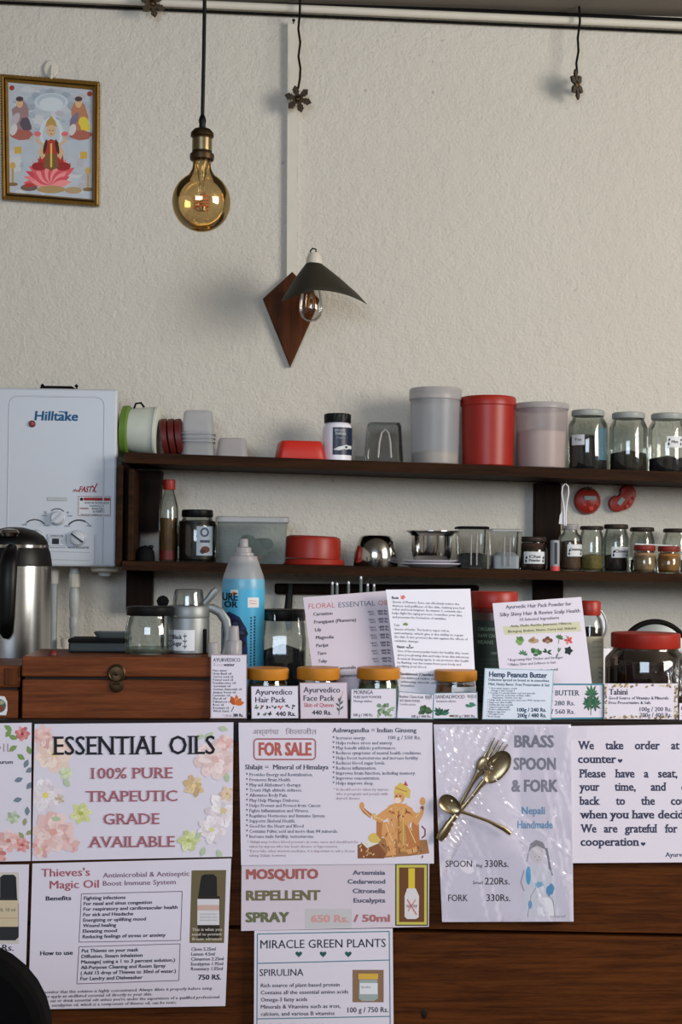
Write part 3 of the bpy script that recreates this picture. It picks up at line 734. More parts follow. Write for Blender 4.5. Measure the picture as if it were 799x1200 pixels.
# ================================================================== ON THE UPPER SHELF
def up(name, label, cat, cx, Y=3.0, group=None): return K(name, label, cat, cx, Y, base=up_z(P(cx, 540, Y).x), group=group)
def lo(name, label, cat, cx, Y=3.0, group=None): return K(name, label, cat, cx, Y, base=lo_z(P(cx, 660, Y).x), group=group)
# tub on its side with a green lid
k = up('plastic_tub', 'white tub lying on its side with a green lid, beside the heater', 'tub', 161, 3.0)
R = 29*k.s; AXX = Matrix.Rotation(math.pi/2, 3, 'Y') @ Matrix.Rotation(.0, 3, 'X')
def side(px): return (px-159)*k.s
mb = MB(); mb.lathe([(R*.86, side(148)), (R*.93, side(160)), (R*.98, side(172)), (R, side(178)), (R*1.03, side(179)), (R*1.03, side(181.5)), (R*.98, side(182.5))], mat('tub_plastic', (196, 200, 188), .4, var=.03), (0, 0, R*1.03), 40, axis=AXX); t_ = k.put('body', mb)
mb = MB(); mb.lathe([(R*.75, side(138)), (R*.98, side(140)), (R*1.0, side(147)), (R*.92, side(149))], mat('green_lid', (92, 122, 44), .5), (0, 0, R*1.03), 40, axis=AXX); k.put('lid', mb)
mb = MB(); mb.tube([(side(152), -.004, R*1.9), (side(154), -.004, R*2.12), (side(160), -.004, R*2.16), (side(164), -.004, R*1.98)], .0022, M_matblack, 8); k.put('grip', mb)
for c_ in k.root.children: c_.rotation_euler = (0, math.radians(2.5), math.radians(-4))
k.end()
# lids on edge
for i, (x, top, ln) in enumerate(((197.5, 491, .13), (206, 491, .13), (214.5, 491, .14))):
    k = up('tub_lid', ('brown-red lid on edge, closest to the white tub', 'brown-red lid on edge, middle of three', 'brown-red lid on edge, nearest the stacked bowls')[i], 'lid', x, 3.0, 'red lids stood on edge')
    R = (k.z(top))/2/math.cos(ln)+.0002
    mb = MB(); mb.lathe([(R*.85, -.006), (R*.9, -.0065), (R, -.0055), (R, .0045), (R*.95, .006), (0, .006)], M_brownred, (0, 0, R), 40, axis=AXX); o = k.put('disc', mb); o = k.end(); o.rotation_euler = (0, -ln, -.08)
# stacked bowls (upside down)
zb = None
def tubshape(k, wb, wt, yb, yt, m, part='body'):
    mb = MB(); z0, z1 = k.z(yb) if yb else 0, k.z(yt); s = k.s
    mb.lathe([(wb/2*s*1.08, z0), (wb/2*s*1.08, z0+1.6*s), (wb/2*s, z0+2.0*s), (wt/2*s*1.02, z1-3*s), (wt/2*s*.93, z1-.6*s), (wt/2*s*.8, z1)], m, n=40, e=4.5); return k.put(part, mb)
k0 = up('food_tub', 'translucent tub turned upside down, bottom of its stack', 'tub', 232, 3.0, 'stacked translucent tubs')
tubshape(k0, 40, 36, None, 516, M_frost); r_ = k0.end(); base = k0.z0
prevtop = 516
for i, (y0, y1) in enumerate(((519, 510), (514.5, 505.5), (510, 482))):
    k = K('food_tub', ('translucent tub upside down, second from bottom of its stack', 'translucent tub upside down, third in its stack under the top one', 'translucent tub upside down, topmost of its stack')[i], 'tub', 232, 3.0, base=k0.z0+k0.z(y0), group='stacked translucent tubs')
    if i < 2: tubshape(k, 38, 36.5, None, y1, M_frost)
    else: tubshape(k, 38.5, 33, None, y1, M_frost)
    k.end()
k = up('food_tub', 'small milky tub upside down alone, right of the tub stack', 'tub', 272, 3.0); tubshape(k, 38, 32, None, 514, M_frost2); k.end()
# red box lid
k = up('sandwich_box', 'bright red sloping-sided plastic box beside the white jar', 'box', 351, 2.99)
mb = MB(); s = k.s; mb.lathe([(28*s, 0), (28.5*s, .002), (24.5*s, k.z(519.5)), (23*s, k.z(518))], M_redbright, n=48, e=7, ry=.8); k.put('body', mb)
mb = MB(); mb.lathe([(29*s, 0), (29*s, .004), (28*s, .005)], M_redbright, n=48, e=7, ry=.8, cap=False); k.put('rim', mb); o = k.end(); o.rotation_euler.z = .12
# white jar
k = up('plastic_jar', 'white plastic jar with black cap and navy label', 'jar', 395, 3.0); yb = k.yb
b_ = k.lathe('body', M_paperbright, [(15, yb), (16.8, yb-2), (17, yb-6), (17, 504), (16, 499), (13.5, 496.5), (13.5, 494)], n=40)
k.lathe('cap', M_black, [(15.6, 496), (15.8, 495), (15.8, 486.5), (14.8, 485.3), (0, 485)], n=60, rib=.03)
l_, ls = k.label(34, 389, 412, 502, 534, mat('navy_label', (30, 40, 62), .4, var=.1), b_)
ls.text(391, 403, 507, 2.8, 'RAW CACAO', (190, 196, 204), .01); ls.text(392, 404, 511, 3, 'POWDER', (190, 196, 204), .01); ls.text(393, 403, 515, 2, 'Organic', (150, 160, 180), 0)
ls.poly([(389.5, 528), (396, 524.5), (404, 523), (411, 523), (411, 527), (403, 527), (396, 529)], (210, 212, 216)); ls.ell(404.5, 525, 3, 2.8, (206, 208, 212)); ls.ell(404.5, 525, 1.6, 1.5, (60, 70, 90)); ls.done(l_); k.end()
# clear cup upside down + small clear piece
k = up('clear_jug', 'clear square plastic jug upside down, near the tall tub', 'jug', 449, 3.0); s = k.s
mb = MB(); mb.lathe([(23.5*s, 0), (22.5*s, .006), (20*s, k.z(500)), (18.5*s, k.z(496.5))], M_clearplastic, n=48, e=5); b_ = k.put('body', mb)
mb = MB(); mb.tube([k.L(441, 538, -.042), k.L(442.5, 520, -.040), k.L(445, 509, -.038), k.L(449, 505, -.0375), k.L(453, 509, -.038), k.L(455, 520, -.040), k.L(456, 538, -.042)], .0022, M_frost2, 8); k.put('handle', mb); k.end()
k = up('clear_scoop', 'small clear plastic scoop between the white jar and the jug', 'scoop', 419, 3.0); s = k.s
mb = MB(); mb.lathe([(3*s, .001), (7.5*s, .004), (8.5*s, .012), (8.8*s, .016)], M_clearplastic, n=28, cap=False); k.put('bowl', mb)
mb = MB(); mb.tube([k.L(413, 532), k.L(414, 520), k.L(416, 513)], .0022, M_frost2, 8); k.put('handle', mb); k.end()
# big tubs
def bigtub(name, label, cx, wb, wt, ytop, yl, m, lidm, cont=None, Y=2.99):
    k = up(name, label, 'tub', cx, Y); yb = k.yb
    b_ = k.lathe('body', m, [(wb/2-3, yb), (wb/2, yb-2.5), (wt/2, yl)], n=56)
    k.lathe('lid', lidm, [(wt/2+.4, yl+2), (wt/2+1.2, yl+1), (wt/2+1.2, ytop+2), (wt/2-.2, ytop), (wt/2-3, ytop), (wt/2-4, ytop+2), (0, ytop+2)], n=56)
    if cont: k.lathe('contents', cont[0], [(wb/2-3.5, yb-1.2), (wb/2-1.2, yb-4), (wb/2-.9+(wt-wb)/2*.4, cont[1]+2), (wb/2-8, cont[1]), (0, cont[1]-cont[2])], n=48)
    return k
M_flour = mat('pale_flour', (214, 194, 178), .9, var=.05); M_grain = mat('beige_grain', (176, 150, 112), .9, var=.15, scale=200)
bigtub('storage_tub', 'tall translucent lidded tub nearly empty, left of the red tub', 509.5, 55, 59, 456, 468, M_frost, M_frost2, (M_grain, 530, 4)).end()
k = bigtub('storage_tub', 'red plastic tub with red lid on the upper shelf', 571.5, 59, 62.5, 466, 475, M_redtub, M_redtub); k.end()
k = bigtub('storage_tub', 'translucent tub half full of pale powder, right of the red tub', 634, 56, 61, 473.5, 479, mat('rosy_plastic', (186, 172, 174), .35, kind='frost', mixf=.42, tint=(230, 228, 230), var=.02), M_frost2, (M_flour, 505, 4))
mb = MB(); mb.tube([k.L(603.5, 479, -.005), k.L(602, 483, -.006), k.L(603.5, 488, -.005)], .002, M_frost2, 8); k.put('clasp', mb); k.end()
# glass jars with contents
def gjar(k, wd, ytop, ylid, lidw, lidm, ysh, neck, cont=(), glass=None, rib=0.0, n=48, flat_top=True, part='lid', e=None):
    yb = k.yb; g = glass or M_glass; r = wd/2
    b_ = k.lathe('body', g, [(r-3, yb), (r-.8, yb-1), (r, yb-4), (r, ysh+3), (r-1, ysh), (neck/2+1, ylid+4), (neck/2, ylid+2), (neck/2, ytop+2)], n=n, e=e)
    L_ = k.lathe(part, lidm, [(lidw/2-.5, ylid), (lidw/2, ylid-.8), (lidw/2, ytop+1.3), (lidw/2-1.2, ytop), (0, ytop)], n=(n if not rib else 84), rib=rib)
    for j, (m_, y0, y1, dome) in enumerate(cont):
        y0 = yb-1.5 if y0 is None else y0
        rc = r-1.6
        k.lathe('contents', m_, [(rc-3, y0), (rc, y0-2.5), (rc, y1+1), (rc-4, y1), (0, y1-dome)], n=36, e=e)
    return b_, L_
M_tea = mat('dark_tea_leaves', (34, 30, 32), .9, var=.5, scale=240, bump=.6); M_seed = mat('dark_seeds', (44, 38, 28), .9, var=.5, scale=200, bump=.6)
M_greyglasslid = mat('grey_plastic_lid', (150, 154, 152), .4, var=.05); M_brownpowder = mat('brown_powder', (86, 58, 40), .9, var=.15, scale=120)
M_blue = mat('blue_packet', (96, 130, 150), .5, var=.15)
for i, (cx, wd, top, c_) in enumerate(((688.5, 45, 481, (M_tea, None, 512, 3)), (736, 44, 484, (M_seed, None, 531, 4)), (782, 45, 485, (M_tea, None, 537, 3)))):
    k = up('glass_jar', ('glass jar nearly full of dark leaves with a bluish packet inside', 'glass jar with a little dark seed heaped at the bottom', 'glass jar with a white label and dark leaves, at the shelf end')[i], 'jar', cx, 2.99, 'clear jars on the upper shelf')
    b_, l_ = gjar(k, wd, top, top+7, 38, M_greyglasslid, top+15, 36, [c_])
    if i == 0:
        mb = MB(); at = k.cyl_at(wd, -.0012); vs = [at(696+2*j, y, 0) for j in range(7) for y in (503, 540)]; mb.add(vs, [(2*j, 2*j+1, 2*j+3, 2*j+2) for j in range(6)], M_blue, True); k.put('packet', mb)
        q, ls = k.label(wd, 668, 680, 511, 523, M_labelw, b_); ls.text(670, 677, 518, 3, 'Tea', BLK, .02); ls.done(q)
    if i == 2:
        q, ls = k.label(wd, 775, 794, 513, 526, M_labelw, b_); ls.text(780, 788, 521, 3.2, 'Mint', BLK, .03)
        for x in (777, 791): ls.leaf(x, 524, 4, 1, -1.5, BLK); ls.leaf(x, 519, 4, 1, -1.2, BLK)
        ls.done(q)
    if i == 1:
        q, ls = k.label(wd, 754, 757.6, 512, 525, M_labelw, b_)
    k.end()

# ================================================================== ON THE LOWER SHELF
k = lo('round_lid', 'black domed lid with knob at the left end, by the sauce bottle', 'lid', 170, 2.97)
k.lathe('dome', M_matblack, [(11, k.yb), (11.5, k.yb-2), (10.5, 646), (7, 641), (0, 639)], n=32); mb = MB(); mb.lathe([(.003, 0), (.0055, .004), (.0045, .008), (0, .009)], M_black, k.L(177, 643.5, -.006), 16); k.put('knob', mb); k.end()
k = lo('sauce_bottle', 'glass sauce bottle with red cap, part full of brown sauce', 'bottle', 197, 2.99); yb = k.yb
b_ = k.lathe('body', M_glass, [(10, yb), (11.5, yb-2), (11.5, 600), (10.5, 592), (7, 580), (5.6, 574), (5.4, 570)], n=32)
k.lathe('contents', mat('amber_sauce', (110, 74, 34), .5, var=.2, scale=60), [(9, yb-1.5), (10.3, yb-3), (10.3, 607), (0, 607)], n=28)
k.lathe('cap', M_red, [(7, 574), (7.3, 573), (7.3, 563), (6.2, 562), (0, 562)], n=40, rib=.04)
q, ls = k.label(23, 188, 205, 645, 656, M_darkred, b_); ls.done(q); k.end()
k = lo('glass_jar', 'dark jar with black lid and pale label, left of the lunch box', 'jar', 230.5, 2.98)
b_, l_ = gjar(k, 46, 597.5, 606, 37, M_black, 613, 35, [(mat('dark_jam', (30, 22, 18), .5, var=.2), None, 610, 0)])
q, ls = k.label(46, 231, 249, 617, 651, mat('pale_blue_label', (140, 152, 164), .5, var=.1), b_); ls.ell(240, 624, 5, 5.5, (60, 70, 90)); ls.ell(240, 624, 3, 3.4, (150, 160, 170)); ls.rect(235, 633, 246, 636, (60, 66, 84)); ls.ell(241, 644, 5, 4, (90, 50, 40)); ls.ell(238, 646, 3, 3, (50, 40, 40)); ls.done(q); k.end()
# lunch box
k = lo('food_container', 'clear rectangular lidded food container with greens inside', 'container', 295.5, 2.99); s = k.s
mb = MB(); mb.lathe([(37*s, 0), (38.5*s, .004), (40.5*s, k.z(612))], M_lunch, n=56, e=9, ry=.8); k.put('body', mb)
mb = MB(); mb.lathe([(42*s, k.z(613)), (43*s, k.z(612)), (43*s, k.z(607.5)), (41*s, k.z(606))], M_frost, n=56, e=9, ry=.8); k.put('lid', mb)
mb = MB(); 
for i in range(9): mb.lathe([(0, -.012), (.014, -.006), (.017, .002), (.010, .012), (0, .014)], mat('greens', (44, 72, 56), .8, var=.3, scale=60), ((-4+random.uniform(-6, 22))*s, random.uniform(-.02, .02), .02+random.uniform(0, .035)), 10)
for i in range(4): mb.lathe([(0, -.009), (.010, 0), (0, .009)], M_darkred, (random.uniform(-10, 12)*s, -.026, .0115), 9)
k.put('contents', mb); k.end()
# red lids
k = lo('container_lid', 'round red lid lying flat on the lower shelf under another', 'lid', 368, 2.99, 'pair of red lids'); s = k.s
mb = MB(); mb.lathe([(35*s, 0), (36*s, .002), (34*s, .012), (31*s, .0135), (0, .0135)], M_red, n=48); k.put('disc', mb); k.end(); zt = k.z0+.0137
k = K('container_lid', 'deep round red lid resting on top of the flat red lid', 'lid', 366, 2.99, base=zt, group='pair of red lids'); s = k.s
mb = MB(); mb.lathe([(32*s, 0), (32.5*s, .001), (32.5*s, k.z(633)), (31*s, k.z(629.5)), (27*s, k.z(628)), (0, k.z(628))], M_red, n=48); k.put('disc', mb); o = k.end(); o.rotation_euler.y = math.radians(2.0)
# steel bowls, plates
k = lo('steel_bowl', 'polished steel bowl upside down on the lower shelf', 'bowl', 440, 2.98)
k.lathe('body', M_chrome, [(25.5, k.yb), (26, k.yb-1), (25, 648), (23, 638), (19, 630), (16.5, 628), (14, 627.4), (0, 627.4)], n=48); k.end()
k = lo('dinner_plate', 'white plate, lower of two under the steel pan', 'plate', 507, 2.98, 'white plates under the steel pan'); s = k.s
mb = MB(); mb.lathe([(22*s, 0), (25*s, .001), (37*s, .0075), (38.5*s, .0085), (38*s, .0098), (25*s, .0045), (0, .0042)], M_paperbright, n=56); k.put('disc', mb); k.end(); z1 = k.z0+.0105
k = K('dinner_plate', 'white plate, upper of two under the steel pan', 'plate', 506, 2.98, base=k.z0+.0047, group='white plates under the steel pan'); s = k.s
mb = MB(); mb.lathe([(20*s, 0), (23*s, .001), (33*s, .0095), (35*s, .0105), (34.5*s, .0115), (23*s, .0045), (0, .0042)], M_paperbright, n=56); k.put('disc', mb); k.end()
k = K('steel_pan', 'polished steel pan with wide rim standing on white plates', 'pan', 506, 2.98, base=k.z0+.0044)
mb = MB(); mb.lathe(k.prof([(20, None), (22.5, 652), (23.5, 646), (24, 628), (27, 624.5), (31.5, 623), (31.5, 622), (26.5, 623), (23, 627), (22.3, 648), (0, 650)]), M_chrome, n=56); k.put('body', mb); k.end()
# square canisters
def canister(label, cx, wd, ytop, lidm, cont, Y=2.96):
    k = lo('square_canister', label, 'canister', cx, Y, 'clear square canisters'); s = k.s
    mb = MB(); mb.lathe([(wd/2*s*.86, 0), (wd/2*s*.9, .003), (wd/2*s, k.z(ytop+3))], M_clearplastic, n=40, e=9); k.put('body', mb)
    mb = MB(); mb.lathe([(wd/2*s*1.03, k.z(ytop+3)), (wd/2*s*1.03, k.z(ytop+.8)), (wd/2*s*.9, k.z(ytop))], lidm, n=40, e=9); k.put('lid', mb)
    mb = MB(); mb.lathe([(wd/2*s*.82, .0025), (wd/2*s*.84, k.z(cont[1])), (wd/2*s*.5, k.z(cont[1]-cont[2]))], cont[0], n=40, e=9); k.put('contents', mb)
    mb = MB(); h = wd/2*s; mb.tube([(-.006, -h*.93-.001, .008), (-.006, -h-.001, k.z(ytop+10)), (.006, -h-.001, k.z(ytop+10)), (.006, -h*.93-.001, .008)], .0016, M_frost2, 8); k.put('handle', mb); return k
canister('clear square canister with black lid beside the plates', 552.5, 36, 617, M_matblack, (mat('grey_tea', (70, 72, 68), .9, var=.4, scale=150), 650, 2)).end()
canister('clear square canister holding white powder, right of the black-lidded one', 591, 36, 620, M_frost, (M_labelw, 652, 5)).end()
# small jars
M_darklid = mat('dark_tin_lid', (52, 42, 36), .45, .3, var=.1); M_rust = mat('rust_lid', (128, 40, 30), .45, var=.08)
def small(label, cx, wd, top, ylid, lidw, lidm, cont, lab=None, Y=2.96, glass=None, group='small jars on the lower shelf'):
    k = lo('spice_jar', label, 'jar', cx, Y, group)
    b_, l_ = gjar(k, wd, top, ylid, lidw, lidm, ylid+7, lidw-4, [cont], n=36, glass=glass)
    if lab:
        q, ls = k.label(wd, *lab[:4], M_labelw, b_)
        if lab[4]:
            mx_ = (lab[0]+lab[1])/2; ls.text(mx_-6.5, mx_+6.5, (lab[2]+lab[3])/2+.2, 3.2, lab[4], BLK, .03)
            if len(lab) > 5: ls.text(mx_-6.5, mx_+6.5, (lab[2]+lab[3])/2+4.6, 3.2, lab[5], BLK, .03)
            for x in (lab[0]+2, lab[1]-2): ls.leaf(x, lab[3]-1, 4, 1, -1.57, BLK); ls.leaf(x, lab[3]-5, 4, 1, -1.3, BLK)
        ls.done(q)
    k.end()
M_cocoa = mat('cocoa_powder', (58, 36, 26), .9, var=.1); M_turm = mat('olive_spice', (120, 104, 54), .9, var=.25, scale=160); M_cum = mat('dark_spice', (46, 38, 34), .9, var=.3, scale=160)
M_tanp = mat('tan_spice', (150, 120, 88), .9, var=.15); M_orangep = mat('orange_spice', (150, 102, 48), .9, var=.2, scale=150); M_brownsp = mat('brown_spice', (96, 68, 52), .9, var=.15)
small('squat brown jar with white label and dark lid, beside the canisters', 624.5, 33, 629, 635, 30, M_darklid, (M_cocoa, None, 636, 0), (612, 635, 646.5, 660.5, 'Chai', 'Powder'))
k = lo('tube_packet', 'slim printed tube with a red base between squat jar and jars', 'tube', 650, 2.93)
b_ = k.lathe('body', mat('tube_print', (150, 152, 156), .4, var=.1), [(5.2, k.yb), (5.4, k.yb-1), (5.4, 634), (4.6, 633), (0, 633)], n=20); k.lathe('base_cap', mat('pink_red', (196, 66, 66), .5), [(5.6, k.yb), (5.6, 664), (5.4, 663.5)], n=20)
at = k.cyl_at(10.8); ts = Surf(at); ts.rect(648.5, 636, 651.5, 661, (52, 56, 70)); ts.done(b_); k.end()
small('jar of brown spice with a clear cap and white label', 668, 27, 614, 621, 20, M_frost2, (M_brownsp, None, 634, 1), (662, 680, 638, 652, 'Cinnamon'), 2.985)
small('jar of olive-yellow spice below the tomato timer', 693, 28, 616.5, 621, 27, M_darklid, (M_turm, None, 650, 1), None, 2.985)
small('dark-filled jar with a pale label below the gap between the timers', 721.5, 29, 614.5, 620, 28, M_darklid, (M_cum, None, 650, 1), (713.5, 733, 641, 653.5, 'Clove'), 2.985)
small('dark-lidded jar behind the left rusty-lidded spice jar', 752, 29, 618, 623, 28, M_darklid, (M_cum, None, 655, 1), None, 3.035)
small('dark-lidded jar with white label at the frame edge behind', 792, 31, 619.5, 624, 30, M_darklid, (M_cum, None, 655, 1), (793, 806, 643, 656, 'Salt'), 3.035)
small('small jar of pinkish-tan spice with a rusty red lid', 755, 27, 639, 645.5, 25, M_rust, (M_tanp, None, 647, 1), None, 2.935)
small('small jar of orange-brown spice with a rusty red lid', 783.5, 27, 640, 646.5, 25, M_rust, (M_orangep, None, 648, 1), None, 2.935)
p0 = P(744, 637.5, 2.935); p1 = P(788, 639.7, 2.935)
mb = MB(); mb.tube([Vector((0, 0, 0)), p1-p0], .0014, M_labelw, 8); o = mb.build('plastic_stick', None, p0); tag(o, 'thin white stick laid across the two rusty lids', 'stick')

# timers and string on the wall
k = K('kitchen_timer', 'round red tomato-shaped kitchen timer on the wall', 'timer', 687, W-.002, ybase=602)
mb = MB(); s = k.s; mb.lathe([(15*s, 0), (15.8*s, .006), (14*s, .014), (9*s, .019), (0, .0205)], M_red, (0, 0, k.z(587)), 36, axis=AX, rx=1.0); b_ = k.put('body', mb)
mb = MB()
for i in range(5):
    a = math.pi*(.12+.19*i); mb.prism([(r_*s*math.cos(a+d_), k.z(575)+r_*s*math.sin(a+d_)*.7) for r_, d_ in ((1, -1.2), (8, 0), (1, 1.2))], -.017, -.012, mat('leaf_green_dark', (44, 52, 34), .6), 0)
k.put('leaves', mb); k.bx('screen', mat('lcd', (140, 150, 148), .3, var=.03), 682, 696, 581.5, 586.5, -.0215, -.012, .001)
for x, y, r in ((682.5, 591.5, 2.5), (690, 596, 3.2), (697, 591, 2.4)):
    mb = MB(); mb.lathe([(r*s, 0), (r*s*.8, .003), (0, .0036)], M_redbright, k.L(x, y, -.0165), 14, axis=AX); k.put('button', mb)
k.end()
k = K('kitchen_timer', 'red bean-shaped kitchen timer on the wall, right of the tomato', 'timer', 729, W-.002, ybase=602); s = k.s
bm_pts = []
def cl(t): return 8.5*t, 3.2*t*t-1.2
bean = [(cl(t/8)[0]+6.4*t/8*.20*9.5/9.5, cl(t/8)[1]-9.6) for t in range(-8, 9)]
bean += [(8.5+9.6*math.cos(math.radians(a)), 2.0+9.6*math.sin(math.radians(a))) for a in range(-60, 121, 15)]
bean += [(cl(t/8)[0]*.72, cl(t/8)[1]+9.0) for t in range(5, -6, -1)]
bean += [(-8.5+9.6*math.cos(math.radians(a)), 2.0+9.6*math.sin(math.radians(a))) for a in range(60, 241, 15)]
for x, y in bean:
    ca_, sa_ = math.cos(.78), math.sin(.78); bm_pts.append(((x*ca_-y*sa_)*s, k.z(586)+(x*sa_+y*ca_)*s))
mb = MB(); mb.prism(bm_pts, -.018, 0, M_red, .003, True); b_ = k.put('body', mb)
mb = MB(); mb.box((-.009, -.0195, -.005), (.009, -.017, .005), MATS['lcd'], .001); o = k.put('screen', mb); o.location = k.L(725, 588, 0); o.rotation_euler.y = -.95
for x, y in ((731.5, 594), (735, 589), (739.5, 584)):
    mb = MB(); mb.lathe([(2.3*s, 0), (1.8*s, .003), (0, .0036)], M_redbright, k.L(x, y, -.0178), 14, axis=AX); k.put('button', mb)
k.end()
k = K('string_loop', 'white string loop with tag hanging from the shelf upright', 'string', 662, 2.895, ybase=616)
mb = MB(); pts = [k.L(661, 616), k.L(661, 600), k.L(660, 590), k.L(658, 578), k.L(659, 570), k.L(662, 566.5), k.L(665.5, 570), k.L(666, 578), k.L(664, 590), k.L(663, 600), k.L(663, 616)]
mb.tube(pts, .0013, M_paperbright, 8); k.put('string', mb); mb = MB(); mb.prism([(k.L(x, y)[0], k.L(x, y)[2]) for x, y in ((655, 614), (662, 614), (662, 592), (656, 604))], .002, .003, M_labelw); k.put('tag', mb)
mb = MB(); mb.lathe([(0, -.005), (.005, 0), (0, .005)], M_bulbglass, k.L(660, 620), 14); k.put('bead', mb)
mb = MB(); mb.tube([k.L(662, 567.5, .006), k.L(662, 566, -.002), k.L(662, 562, -.002)], .0016, M_matblack, 7); k.put('hook', mb); k.end()

# knife rack under the lower shelf
k = K('knife_rack', 'dark bar rack on the wall under the lower shelf', 'rack', 440, W-.001, ybase=697)
k.bx('bar', M_post, 322, 560, 684.5, 697, -.02, 0, .005); k.end()
k = K('kitchen_knife', 'black-handled knife hanging from the dark wall rack', 'knife', 338, W-.022, ybase=740)
mb = MB(); mb.tube([k.L(339.5, 684, -.006), k.L(338.5, 695, -.006), k.L(337, 716, -.006)], [.007, .0075, .0085], M_black, 12, flat=.7); k.put('handle', mb)
mb = MB(); mb.prism([(k.L(x, y)[0], k.L(x, y)[2]) for x, y in ((331, 716), (343, 716), (342, 735), (336, 740))], -.007, -.005, M_steel); k.put('blade', mb); k.end()

# ================================================================== ON THE COUNTER
def con(name, label, cat, cx, Y, group=None): return K(name, label, cat, cx, Y, base=counter_z(P(cx, 843, Y).x)+.0002, group=group)
# wooden chest with clasp
k = con('wooden_chest', 'brown wooden chest with a dark metal clasp on the counter', 'chest', 137, 2.115)
D = .17
k.bx('body', M_chest, 26, 247.5, 797, 842.3, 0, D, .002); k.bx('lid', M_chest, 25, 248, 770, 793.5, -.001, D+.001, .0025); k.bx('seam', M_edge, 28, 246, 793, 798, .006, D-.006)
mb = MB(); s = k.s
mb.lathe([(11*s, 0), (11*s, .002), (9*s, .0035), (8*s, .0025), (3*s, .003), (0, .005)], M_oldbrass, k.L(136, 789, -.001), 18, axis=AX); mb.lathe([(8.5*s, 0), (8.5*s, .002), (6*s, .0035), (0, .003)], M_oldbrass, k.L(136, 803, -.0005), 18, axis=AX)
mb.box(Vector(k.L(131, 803, -.004)), Vector(k.L(141, 790, -.001)), M_oldbrass, .001); k.put('clasp', mb); ch = k; k.end()
chest_top = k.z0+k.z(770)+.0003
k = con('wooden_box', 'two-tier wooden box at the left edge, beside the chest', 'box', -18, 2.118); s = k.s
k.bx('body', M_chest, -60, 21, 808.5, 842, 0, .15, .002); k.bx('lid', M_chest, -59, 22.5, 780, 806, .002, .15, .003); k.bx('seam', M_edge, -57, 19, 805, 809, .006, .146)
k.bx('panel', M_plaque, 4, 20.5, 782.5, 803, .0005, .003, .001)
mb = MB(); mb.prism([(k.L(x, y)[0], k.L(x, y)[2]) for x, y in ((-8, 838), (7, 838), (8.5, 832), (8, 822), (5, 816), (-8, 815))], -.0008, .0004, M_labelw); st = k.put('sticker', mb)
ss = Surf(lambda x, y, lf: Vector(k.L(x, y, -.0008-lf))); ss.ell(-1, 827, 8, 8, (70, 96, 80)); ss.ell(-1, 830, 6, 4, (120, 62, 50)); ss.ell(1, 823, 4, 2.5, (150, 150, 120)); ss.done(st); k.end()
# kettle
k = con('electric_kettle', 'steel kettle with black lid and handle in front of the heater', 'kettle', 14, 2.42); s = k.s; yb = k.yb
k.lathe('body', M_steel, [(42, yb), (44, yb-2), (43.5, 740), (43, 662), (42.5, 655)], n=56)
k.lathe('base', M_black, [(45, yb), (45.5, yb-4), (44.5, yb-6)], n=48)
k.lathe('collar', M_black, [(44, 663), (44, 660), (42, 648), (39.5, 641)], n=56)
k.lathe('steel_band', M_chrome, [(39.8, 643), (39.8, 638.5)], n=56, cap=False)
l_ = k.lathe('lid', M_black, [(39, 638.5), (38.5, 635), (34, 628), (24, 621.5), (10, 618), (0, 617.5)], n=56)
mb = MB(); mb.lathe([(7*s, -.004), (9*s, .002), (7*s, .007), (0, .009)], M_chrome, (0, -34*s, k.z(626)), 20, rx=1.3, ry=.8); k.put('button', mb, l_)
mb = MB(); Rr = 44*s
mb.tube([(4*s, -Rr*.9, k.z(642)), (4*s, -Rr-.010, k.z(650)), (4*s, -Rr-.022, k.z(662)), (3.6*s, -Rr-.024, k.z(690)), (3*s, -Rr-.022, k.z(720)), (2*s, -Rr-.017, k.z(738)), (1.4*s, -Rr-.011, k.z(744))], [.010, .014, .0145, .0140, .0130, .0115, .006], M_black, 16, flat=.7); k.put('handle', mb); k.end()
# things standing on the chest
def onch(name, label, cat, cx, Y, group=None): return K(name, label, cat, cx, Y, base=chest_top, group=group)
k = onch('flat_case', 'flat dark case lying on the wooden chest under a silver tray', 'case', 116, 2.22)
k.bx('body', mat('dark_green_case', (26, 32, 32), .5, var=.1), 82, 150, 752, k.yb, -.02, .05, .003); k.bx('lid', M_matblack, 81.5, 150.5, 748, 752.5, -.0205, .0505, .0015); zc = k.z0+k.z(748)+.0003; k.end()
k = K('silver_tray', 'small silver tray lying on the flat dark case', 'tray', 132, 2.24, base=zc); s = k.s
mb = MB(); mb.lathe([(17*s, 0), (19*s, .003), (21.5*s, .0085), (20.5*s, .0092), (17*s, .003), (0, .003)], M_greymetal, n=40, e=6, ry=.6); k.put('body', mb); k.end()
k = onch('bottle_stopper', 'tiny red stopper on the chest beside the slim white pipe', 'stopper', 62, 2.14); s = k.s
mb = MB(); mb.lathe([(5.5*s, 0), (5*s, .004), (2.5*s, .0075), (0, .008)], M_darkred, n=20); k.put('dome', mb); k.end()
k = onch('glass_jar', 'wide empty glass jar with flat black lid on the chest', 'jar', 175, 2.19)
gjar(k, 57, 710.5, 721, 55, M_black, 732, 50, [(mat('pale_syrup', (120, 124, 108), .4, var=.1, kind='frost', mixf=.35), None, 758, 0)]); 
k.end()
k = onch('steel_jug', 'brushed steel jug with a clear top and white sticker on the chest', 'jug', 220, 2.215); s = k.s; yb = k.yb
b_ = k.lathe('body', M_greymetal, [(24.5, yb), (25.5, yb-1), (25, 726), (24.4, 723.5)], n=48); k.lathe('collar', M_greymetal, [(24.8, 723), (25, 722), (24.6, 711), (23.5, 709.5), (20, 709)], n=48)
k.lathe('clear_top', M_clearplastic, [(18.5, 709), (18, 704), (17, 694), (15.5, 690.5), (0, 690.5)], n=36)
